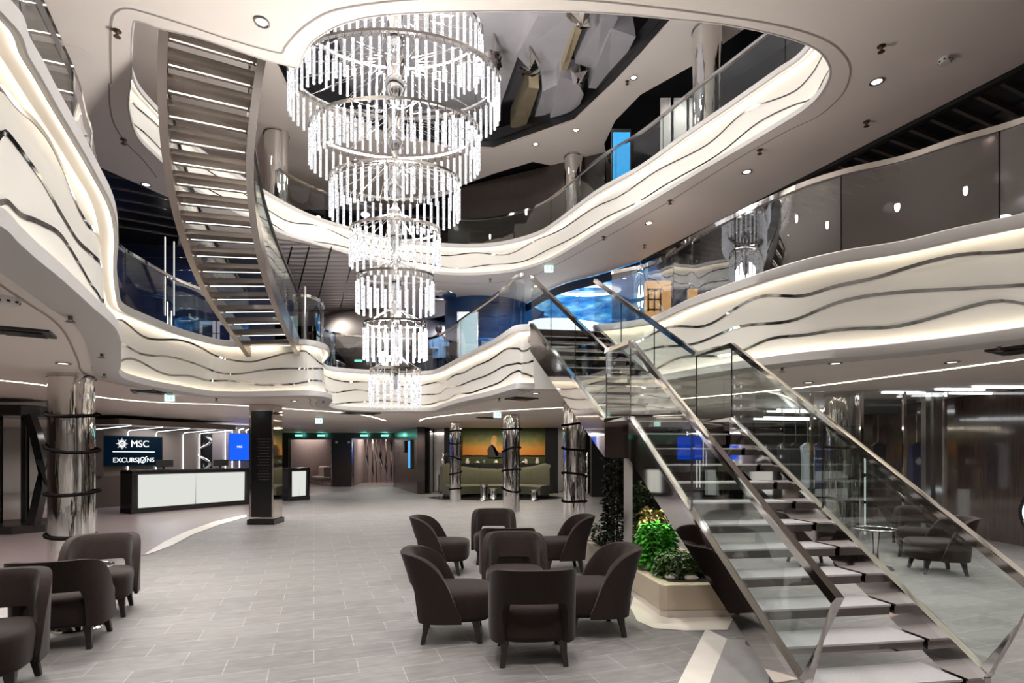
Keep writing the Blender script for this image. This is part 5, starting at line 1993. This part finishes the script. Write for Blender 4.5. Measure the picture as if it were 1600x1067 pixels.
for px, lb in ((526, 'small white wall notice on the dark pier between the doorways, left one'), (545, 'small white wall notice on the dark pier between the doorways, right one')):
    x, y, z = at_y(px, 691, YB - .03)
    o = MB().box((x, y, z), (.12, .03, .12)).build('wall_notice', M['plastic_white'])
    tag(o, lb, 'notice')

# ================================================================== MIDDLE DECK: bar, blue walls, people
# blue drum wall and the dark blue ceiling rim
b = MB()
dr = catmull([at_y(695, 0, 17.5)[:2], at_y(702, 0, 17.0)[:2], at_y(740, 0, 16.6)[:2], at_y(800, 0, 16.9)[:2], at_y(850, 0, 18.5)[:2]], 6)
b.loft([[(*p, at_y(0, 532, 17)[2]), (*p, Z2C)] for p in dr], closed=False, cap=False)
struct(b.build('wall_blue_drum', M['blue_wall'], smooth=60))
b = MB()
rim = catmull([(3.18, 13.67), (2.38, 14.6), (1.5, 15.4), (.95, 16.3), (.3, 17.9)], 5)
b.loft([[(*p, Z2C - .02), (p[0], p[1], Z2C - .26)] for p in rim], closed=False, cap=False)
struct(b.build('ceiling_blue_rim', M['navy'], smooth=60))
b = MB()
b.add([(*p, Z2C + .1) for p in ((3.4, 13.7), (2.38, 14.6), (1.5, 15.4), (.95, 16.3), (.0, 18.3), (-.5, 21.5), (5.5, 21.5), (4.6, 16.0))], [tuple(range(8))])
struct(b.build('ceiling_bar', M['aqua_light']))
b = MB()
sw = catmull([(-1.6, 19.4), (-.6, 18.6), (.6, 18.9), (2.0, 20.0), (4.2, 20.2)], 6)
b.loft([[(*p, 4.9), (*p, Z2C + .1)] for p in sw], closed=False, cap=False)
struct(b.build('wall_aquarium', M['aqua'], smooth=60))
b = MB()
x, y, z = at_z(918, 454, Z2C + .06)
ro, ri = [(x + 1.0 * math.cos(q), y + .62 * math.sin(q), z) for q in np.linspace(0, 2 * math.pi, 33)[:-1]], [(x + .72 * math.cos(q), y + .30 * math.sin(q) - .0, z) for q in np.linspace(0, 2 * math.pi, 33)[:-1]]
b.loft([[ro[i], ri[i]] for i in list(range(32)) + [0]], closed=False, cap=False)
o = b.build('ring_light', M['glow_white'])
tag(o, 'oval white ring light in the blue bar ceiling', 'light')
bar = thing('bar_counter', 'bar with glowing white canopy in front of the blue light wall', 'bar', (2.0, 17.0, Z2))
b = MB()
cv = catmull([at_y(826, 0, 16.2)[:2], at_y(845, 0, 15.8)[:2], at_y(890, 0, 15.8)[:2], at_y(935, 0, 16.3)[:2]], 5)
b.loft([[(p[0], p[1], at_y(0, 521, 16)[2]), (p[0], p[1], at_y(0, 500, 16)[2]), (p[0], p[1] + .9, at_y(0, 500, 16)[2]), (p[0], p[1] + .9, at_y(0, 521, 16)[2])] for p in cv], True, True)
b.build('canopy', M['glow_white'], bar, smooth=40)
b = MB()
b.loft([[(p[0], p[1], Z2), (p[0], p[1], Z2 + 1.15), (p[0], p[1] + .5, Z2 + 1.15), (p[0], p[1] + .5, Z2)] for p in cv], True, True)
b.build('counter', M['wood'], bar, smooth=40)
for px, py, w_, h, m, lb in ((731, 540, 1.0, 1.9, M['screen_white'], 'bright white glowing door panel beside the people on the middle deck'),):
    x, y, z = at_y(px, py, 15.9)
    t = thing('lit_door_panel', lb, 'light panel', (x, y, Z2))
    MB().box((x, y + .05, Z2 + 1.05), (.62, .08, 2.1)).build('frame', M['chrome_soft'], t)
    MB().box((x, y, Z2 + 1.08), (.52, .03, 1.95)).build('lit_face', m, t)
b = MB()
b.quad((*at_y(752, 0, 16.4)[:2], Z2), (*at_y(812, 0, 17.0)[:2], Z2), (*at_y(812, 0, 17.0)[:2], 5.0), (*at_y(752, 0, 16.4)[:2], 5.0))
struct(b.build('wall_bar_front', M['white_wall']))

# beige bulkhead and dark rooms behind the rear balcony
b = MB()
bk = catmull([at_y(497, 0, 19.5)[:2], at_y(500, 0, 18.3)[:2], at_y(540, 0, 17.6)[:2], at_y(620, 0, 18.0)[:2], at_y(700, 0, 19.5)[:2]], 6)
b.loft([[(p[0], p[1] + .7, at_y(0, 533, 18)[2] - .15), (p[0], p[1] + .1, at_y(0, 531, 18)[2] - .05), (p[0], p[1], at_y(0, 524, 18)[2]), (p[0] + .0, p[1] + .2, at_y(0, 492, 18)[2]), (p[0], p[1] + .9, at_y(0, 478, 18)[2])] for p in bk], closed=False, cap=False)
struct(b.build('ceiling_bulkhead', M['ceiling'], smooth=60))
b = MB()
b.quad((-8, 19.0, Z2), (-2.6, 19.6, Z2), (-2.6, 19.6, 5.4), (-8, 19.0, 5.4))
struct(b.build('wall_rear_room', M['black']))
for px, py, lb in ((560, 563.5, 'small green lit strip in the dark room behind the far balcony, left of the chandelier'), (601, 566, 'small green lit strip in the dark room behind the chandelier lowest tiers')):
    exit_sign(px, py, 19.0 + .111 * ((px - CX) / F * 19.2 + 8) - .03, lb, .26, .07, green=True)
for px, w_ in ((520, .5), (545, .35), (575, .4)):
    x, y, z = at_y(px, 545, 19.2)
    y = 19.0 + .111 * (x + 8) - .025
    o = MB().box((x, y, z), (w_, .04, .25)).build('dim_screen', M['dark_metal'])
    tag(o, {520: 'dim dark screen in the rear room, leftmost of three', 545: 'dim dark screen in the rear room, middle of three', 575: 'dim dark screen in the rear room, rightmost of three by the chandelier'}[px], 'screen', 'dim screens in the rear room')
# quilted mirror ceiling at the rear left
mt = M['quilt'] = mat('quilted_mirror', (.70, .66, .64), .26, .5)
nt, N, L, bs = nodes(mt)
tc = N.new('ShaderNodeTexCoord')
wv = N.new('ShaderNodeTexWave')
wv.inputs['Scale'].default_value = 1.1
wv.inputs['Distortion'].default_value = 1.2
wv.bands_direction = 'Y'
bp = N.new('ShaderNodeBump')
bp.inputs['Strength'].default_value = .35
bp.inputs['Distance'].default_value = .06
L.new(tc.outputs['Object'], wv.inputs['Vector'])
L.new(wv.outputs[1], bp.inputs['Height'])
L.new(bp.outputs[0], bs.inputs['Normal'])
qp = [at_z(*p, Z2C - .03)[:2] for p in [(420, 372), (470, 380), (520, 392), (575, 408), (600, 470), (560, 492), (490, 486), (430, 490), (410, 450)]]
struct(flat_poly('ceiling_mirror_quilt', qp, [], Z2C - .03, mt))
b = MB()
for px in (448, 475, 510, 548):
    p0, p1 = at_z(px + 8, 386, Z2C - .04), at_z(px - 16, 480, Z2C - .04)
    b.bar([p0, p1], .03, .02)
struct(b.build('ceiling_quilt_joint', M['dark_metal']))
x, y, z = at_z(686, 461, Z2C)
b = MB()
b.lathe([(.52, 0), (.50, -.05), (.2, -.10), (.02, -.11)], (x, y, z), 28)
tag(b.build('mirror_dome', M['chrome'], smooth=60), 'round mirror dome on the ceiling right of the chandelier', 'ceiling ornament')

# blue rooms at the left
for px, lb in ((325, 'first white framed picture on the blue wall at the stair foot'), (352, 'second white framed picture on the blue wall at the stair foot')):
    x, y, z = at_y(px, 520, 12.6)
    t = thing('framed_picture', lb, 'picture', (x, y, z - .3), group='framed pictures on the blue wall')
    MB().box((x, y, z), (.36, .04, .52)).build('frame', M['plastic_white'], t)
    MB().box((x, y - .022, z), (.22, .01, .34)).build('print', M['navy'], t)
b = MB()
b.quad((-9.7, 12.4, Z2), (-5.6, 13.0, Z2), (-5.6, 13.0, Z2C), (-9.7, 12.4, Z2C))
struct(b.build('wall_blue_room', M['ink_wall']))
for px, z0, z1 in ((262, 3.9, 4.9), (268, 3.9, 4.7), (258, 4.6, 6.3), (272, 4.6, 6.2)):
    x, y, _ = at_y(px, 500, 11.9)
    b = MB().box((x, y, (z0 + z1) / 2), (.014, .014, z1 - z0))
    struct(b.build('wall_light_line', M['led_step']))
b = MB()
for k in range(9):
    z = 4.0 + k * .28
    b.box((-8.2, 12.2, z), (3.6, .02, .012))
struct(b.build('wall_line', M['chrome_soft']))
b = MB()
for k in range(7):
    y0 = 8.6 + k * .6
    b.bar([(-9.6, y0 - .6, Z2C + .21), (-5.4, y0 + 1.8, Z2C + .21)], .02, .02)
struct(b.build('ceiling_line', M['chrome_soft']))

# slatted black ceiling at the right of the middle deck
b = MB()
d0, d1 = Vector((6.3, 6.8, 0)), Vector((3.18, 13.67, 0))
dd = (d1 - d0).normalized()
nn = Vector((dd.y, -dd.x, 0))
slat = mat('slat_grey', (.13, .12, .115), .5)
for k in range(43):
    p = d0 + dd * (-5 + k * .28)
    q = p + nn * 2.2
    z = Z2C + .06
    b.bar([(p.x + nn.x * .12, p.y + nn.y * .12, z), (q.x, q.y, z)], .05, .08)
struct(b.build('ceiling_slat_panel', slat))
b = MB()
b.bar([tuple(d0 - dd * 5 + nn * .06 + Vector((0, 0, Z2C))), tuple(d1 + nn * .06 + Vector((0, 0, Z2C)))], .10, .12)
struct(b.build('ceiling_edge_bar', M['black']))
# dark glossy room wall beyond the right balustrade
struct(MB().quad((4.3, 15.2, Z2), (8.0, 6.0, Z2), (8.0, 6.0, Z2C + .2), (4.3, 15.2, Z2C + .2)).build('wall_dark_lounge', mat('lounge_wall', (.045, .030, .027), .12, coat=.6)))
b = MB()
x, y, z = at_y(1030, 466, 13.6)
lb_ = thing('lit_display_cabinet', 'warm orange lit display cabinet above the staircase behind the right balustrade', 'cabinet', (x, y, z - .4))
MB().box((x, y + .15, z), (.62, .2, .9)).build('lit_back', M['shop_light'], lb_)
MB().box((x, y + .15, (z - .45 + Z2) / 2), (.70, .3, z - .45 - Z2)).build('base', M['wood'], lb_)
b = MB()
for i in range(3):
    b.box((x - .12, y, z - .28 + i * .25), (.34, .06, .03))
for i in range(3):
    b.box((x - .27 + i * .15, y, z - .05), (.03, .06, .55))
b.build('shelf_frame', M['leg_wood'], lb_)
x, y, z = at_y(1082, 462, 13.0)
lb2 = thing('lit_display_cabinet', 'smaller orange lit niche right of the display cabinet above the staircase', 'cabinet', (x, y, z - .2))
MB().box((x, y, z), (.22, .1, .3)).build('lit_back', M['shop_light'], lb2)
MB().box((x, y, (z - .15 + Z2) / 2), (.3, .2, z - .15 - Z2)).build('base', M['wood'], lb2)

# upper deck: round black windows, blue screen, dark opening
def disc_wall(name, pts, Y, m):
    b_ = MB()
    q_ = catmull([(*at_y(px, py, Y)[::2], 0) for px, py in pts], 5, True)
    b_.add([(p[0], Y + .0, p[1]) for p in q_], [tuple(range(len(q_)))])
    return struct(b_.build(name, m))


wall('wall_upper_side', at_y(700, 0, 17.6)[:2], at_y(945, 0, 15.4)[:2], Z3, Z3C, M['wood'])
wall('wall_upper_side', at_y(975, 0, 15.6)[:2], (7.8, 8.6), Z3, Z3C + .18, M['black'])
for px, w_, lb in ((1042, .30, 'tall white banner behind the upper balustrade, left of three'), (1062, .42, 'tall white banner behind the upper balustrade, middle of three'), (1082, .28, 'tall white banner behind the upper balustrade, right of three by the column')):
    x, y, z = at_y(px, 160, 12.6)
    o = MB().box((x, y, 8.4), (w_, .04, 2.7)).build('white_banner', M['white_wall'])
    tag(o, lb, 'banner', 'white banners on the upper deck')
x, y, z = at_y(971, 240, 12.4)
t = thing('standing_screen', 'bright blue standing screen on the upper deck behind the glass', 'screen', (x, y, Z3))
MB().box((x, y + .05, Z3 + .95), (.44, .06, 1.9)).build('housing', M['plastic_black'], t)
MB().box((x, y, Z3 + 1.0), (.38, .03, 1.6)).build('display', M['screen_aqua'], t)
for px, py in ((878, 330), (885, 322)):
    pass
exit_sign(866, 325, 16.6, 'green glow imitating an exit sign reflection in the dark upper deck behind the glass', .22, .12, green=True)  # glowing strip put in to stand for a mirrored sign

# people
def person(label, px, Y, zf, h, shirt, trousers, skin, facing=0.0, arm='carry'):
    x = (px - CX) / F * Y
    root = thing('person', label, 'person', (x, Y, zf), facing)
    s_ = h / 1.75
    V = [(0, 0, .95), (0, 0, 1.12), (0, .01, 1.30), (0, .0, 1.45), (0, 0, 1.53), (0, -.01, 1.60), (0, -.015, 1.69),
         (.10, 0, .90), (.11, -.01, .50), (.11, .02, .09), (.12, -.12, .04),
         (-.10, 0, .90), (-.11, .0, .50), (-.11, .03, .09), (-.12, -.11, .04),
         (.19, 0, 1.42), (.25, .0, 1.15), (.20, -.20, 1.05), (.13, -.30, 1.08),
         (-.19, 0, 1.42), (-.25, .0, 1.15), (-.20, -.20, 1.05), (-.13, -.30, 1.08)]
    E = [(0, 1), (1, 2), (2, 3), (3, 4), (4, 5), (5, 6), (0, 7), (7, 8), (8, 9), (9, 10), (0, 11), (11, 12), (12, 13), (13, 14), (3, 15), (15, 16), (16, 17), (17, 18), (3, 19), (19, 20), (20, 21), (21, 22)]
    rad = [.15, .145, .16, .12, .06, .085, .075, .09, .062, .045, .038, .09, .062, .045, .038, .065, .046, .038, .032, .065, .046, .038, .032]
    me = bpy.data.meshes.new('body')
    me.from_pydata([tuple(Vector(v) * s_) for v in V], E, [])
    o = bpy.data.objects.new('body', me)
    COL.objects.link(o)
    o.parent = root
    sk_ = o.modifiers.new('skin', 'SKIN')
    for i, r in enumerate(rad):
        me.skin_vertices[0].data[i].radius = (r * s_, r * s_ * (.72 if i < 4 else 1))
    me.skin_vertices[0].data[0].use_root = True
    sb_ = o.modifiers.new('sub', 'SUBSURF')
    sb_.levels = sb_.render_levels = 2
    me.materials.append(skin)
    # clothing: jacket and trousers as shells over the body
    b_ = MB()
    b_.lathe([(.20, .80), (.215, .95), (.20, 1.15), (.21, 1.32), (.17, 1.44), (.08, 1.50)], (0, 0, 0), 20, s_, s_ * .72)
    for sx in (-1, 1):
        b_.tube([tuple(Vector((sx * .17, 0, 1.42)) * s_), tuple(Vector((sx * .245, 0, 1.28)) * s_), tuple(Vector((sx * .255, -.01, 1.14)) * s_)], .075 * s_, 12)
    b_.v = [(p[0], p[1], p[2] * (s_ if p[2] < 1.6 and p[2] > .79 and False else 1)) for p in b_.v]
    b_.build('shirt', shirt, root, smooth=60, world=False)
    b_ = MB()
    for sx in (-1, 1):
        b_.tube([tuple(Vector((sx * .10, 0, .90)) * s_), tuple(Vector((sx * .112, -.005, .5)) * s_), tuple(Vector((sx * .112, .02, .06)) * s_)], .085 * s_, 12)
    b_.build('trousers', trousers, root, smooth=60, world=False)
    b_ = MB()
    b_.lathe([(.09, 1.60), (.102, 1.66), (.098, 1.72), (.06, 1.775), (.01, 1.79)], (0, .012, 0), 16, s_, s_ * 1.05)
    b_.build('hair', M['hair'], root, smooth=60, world=False)
    return root


p_ = person('person in a light blue shirt seen from behind on the middle deck, holding white papers', 686, 16.2, Z2, 1.75, M['shirt_blue'], M['trousers'], M['skin_dark'], R(160))
o = MB().box((*at_y(678, 0, 16.0)[:2], Z2 + 1.06), (.22, .16, .02)).build('paper_sheet', M['paper'])
tag(o, 'white papers held by the person in the light blue shirt', 'paper')
person('person in a dark suit facing the blue shirt, mostly hidden behind the chandelier', 652, 16.6, Z2, 1.75, M['trousers'], M['trousers'], M['skin'], R(-40))
person('person in a white shirt standing far away inside the left doorway', 487, 33.2, 0, 1.72, M['shirt_white'], M['trousers'], M['skin'], R(10))

# ================================================================== SHOP BEHIND THE STAIRCASE
def pane(name, label, a, c, z0, z1, m=None):
    t = thing(name, label, 'glass panel', (*a, z0))
    d_ = (Vector((*c, 0)) - Vector((*a, 0))).normalized()
    n_ = Vector((-d_.y, d_.x, 0)) * .006
    b_ = MB()
    b_.hexa([(a[0] - n_.x, a[1] - n_.y, z0), (c[0] - n_.x, c[1] - n_.y, z0), (c[0] + n_.x, c[1] + n_.y, z0), (a[0] + n_.x, a[1] + n_.y, z0),
             (a[0] - n_.x, a[1] - n_.y, z1), (c[0] - n_.x, c[1] - n_.y, z1), (c[0] + n_.x, c[1] + n_.y, z1), (a[0] + n_.x, a[1] + n_.y, z1)])
    b_.build('pane', m or M['glass_dark'], t)
    b_ = MB()
    b_.box((c[0], c[1], (z0 + z1) / 2), (.05, .05, z1 - z0))
    b_.build('mullion', M['chrome'], t)
    return t


gl = [at_y(1180, 0, 10.0)[:2], at_y(1268, 0, 9.9)[:2], at_y(1346, 0, 9.8)[:2], at_y(1413, 0, 9.9)[:2], at_y(1476, 0, 9.9)[:2]]
for k, lb in enumerate(('tall glass shop front panel behind the upper stair glass', 'tall glass shop front panel before the mirror column', 'tall glass shop front panel right of the mirror column', 'tall glass shop front panel beside the glossy wood wall')):
    pane('shop_front_glass', lb, gl[k], gl[k + 1], 0, 2.72, M['glass_shop'])
x, y = gl[4]
b = MB().box((x - .12, y + .15, 1.37), (.34, .10, 2.74), R(8))
struct(b.build('wall_shop_jamb', M['chrome_soft']))
b = MB().box((at_y(1372, 0, 11.5)[0], 11.5, 2.58), (1.4, .3, .30))
struct(b.build('wall_shop_header', M['wood']))
# clothes, rails and glowing panels that imitate door reflections
rack_bits = ((1268, 640, 12.8), (1250, 652, 12.2))
for i, (px, py, Y) in enumerate(rack_bits):
    x, y, z = at_y(px, py, Y)
    t = thing('hanging_rail_frame', ['chrome ceiling frame with light bars in the shop, upper one', 'chrome ceiling frame with light bars in the shop, lower one'][i], 'clothes rail', (x, y, z))
    b = MB()
    b.bar([(x - .8, y, z), (x + .7, y + .3, z)], .04, .04)
    b.bar([(x - .8, y + .5, z), (x + .7, y + .8, z)], .04, .04)
    b.build('light_bar', M['led_white'], t)
    b = MB()
    for q in (-.7, -.3, .1, .5):
        b.tube([(x + q, y + .2, z), (x + q, y + .2, 2.72)], .012, 6)
    b.build('hanger_rod', M['chrome'], t)
gar = mat('navy_garment', (.012, .025, .10), .8)
gar2 = mat('black_garment', (.012, .012, .014), .8)
gar3 = mat('white_garment', (.55, .58, .62), .8)
for i, (px, Y, m, lb) in enumerate(((1225, 12.6, gar2, 'black garment on the shop rail, farthest left'), (1243, 12.6, gar2, 'black garment on the shop rail, second from the left'), (1262, 12.4, gar3, 'pale garment hanging in the shop left of the mirror column'), (1280, 12.4, gar, 'navy garment beside the pale one in the shop'),
                                    (1372, 11.9, gar2, 'black shirt with white emblem hanging behind the shop front'), (1432, 12.0, gar, 'navy shirt with white emblem hanging near the shop jamb'), (1445, 12.1, gar, 'navy garment at the right end of the shop rail'))):
    x, y, z = at_y(px, 0, Y)[0], Y, 1.35
    t = thing('hanging_garment', lb, 'garment', (x, y, z), group='garments in the shop')
    b = MB()
    b.loft([[(x + sx * .115 * w_, y + sy * .06, zz) for sx, sy in ((-1, -1), (1, -1), (1, 1), (-1, 1))] for w_, zz in ((1.1, .85), (1.0, 1.2), (1.1, 1.6), (1.25, 1.78), (.4, 1.86))], True, True)
    b.build('fabric', m, t, smooth=30)
    MB().tube([(x, y, 1.84), (x, y, Z1C)], .008, 6).build('hook', M['chrome'], t)
    if 'emblem' in lb:
        b = MB()
        b.add([(x, y - .075, 1.45)] + [(x + (.10 if k % 2 == 0 else .05) * math.cos(2 * math.pi * k / 24), y - .075, 1.45 + (.10 if k % 2 == 0 else .05) * math.sin(2 * math.pi * k / 24)) for k in range(24)], [(0, 1 + k, 1 + (k + 1) % 24) for k in range(24)])
        b.build('emblem', M['paper'], t)
for px, py, w_, h, Y, lb in ((1338, 738, .36, .42, 11.0, 'glowing panel imitating a door reflection behind the shop glass right of the column'), (1312, 740, .25, .5, 12.5, 'glowing panel imitating a door reflection behind the mirror column')):
    x, y, z = at_y(px, py, Y)
    o = MB().box((x, y, (z + h / 2 + .1) / 2), (w_, .04, z + h / 2 + .1)).build('door_reflection', M['panel_white'])  # self-lit panel put in as the reflection of a door
    tag(o, lb, 'reflection panel')
for i, (px, py, Y, w_) in enumerate(((1415, 612, 10.8, 1.0), (1500, 607, 9.0, .9), (1520, 613, 9.0, .9), (1560, 603, 8.2, 1.6))):
    x, y, z = at_z(px, py, Z1C + .0)[0], at_z(px, py, Z1C)[1], Z1C
    o = MB().box((x, y, z - .02), (.9, .05, .03), R(4)).build('ceiling_light_bar', M['led_white'])
    tag(o, ['white ceiling light bar over the shop entrance', 'white ceiling light bar at the wood wall, upper left one', 'white ceiling light bar at the wood wall, lower one', 'long white ceiling light bar at the right frame edge'][i], 'light')
b = MB()
x, y, z = 8.80, at_y(1600, 0, 1)[1] * 8.80 / ((1603 - CX) / F), 0
yy = 8.80 / ((1622 - CX) / F)
zz = EYE + (HZ - 803) * yy / F
t = thing('ring_mirror', 'round ring mirror with black rim on the glossy wood wall at the right edge', 'mirror', (8.85, yy, zz))
q_ = np.linspace(0, 2 * math.pi, 41)[:-1]
b = MB().tube([(8.86, yy + .36 * math.cos(a), zz + .36 * math.sin(a)) for a in q_], .045, 8, closed=True)
b.build('rim', M['black'], t, smooth=60)
b = MB().tube([(8.84, yy + .30 * math.cos(a), zz + .30 * math.sin(a)) for a in q_], .02, 8, closed=True)
b.build('light_ring', M['glow_white'], t, smooth=60)
b = MB().add([(8.88, yy + .3 * math.cos(a), zz + .3 * math.sin(a)) for a in q_], [tuple(range(40))])
b.build('glass', M['chrome'], t)
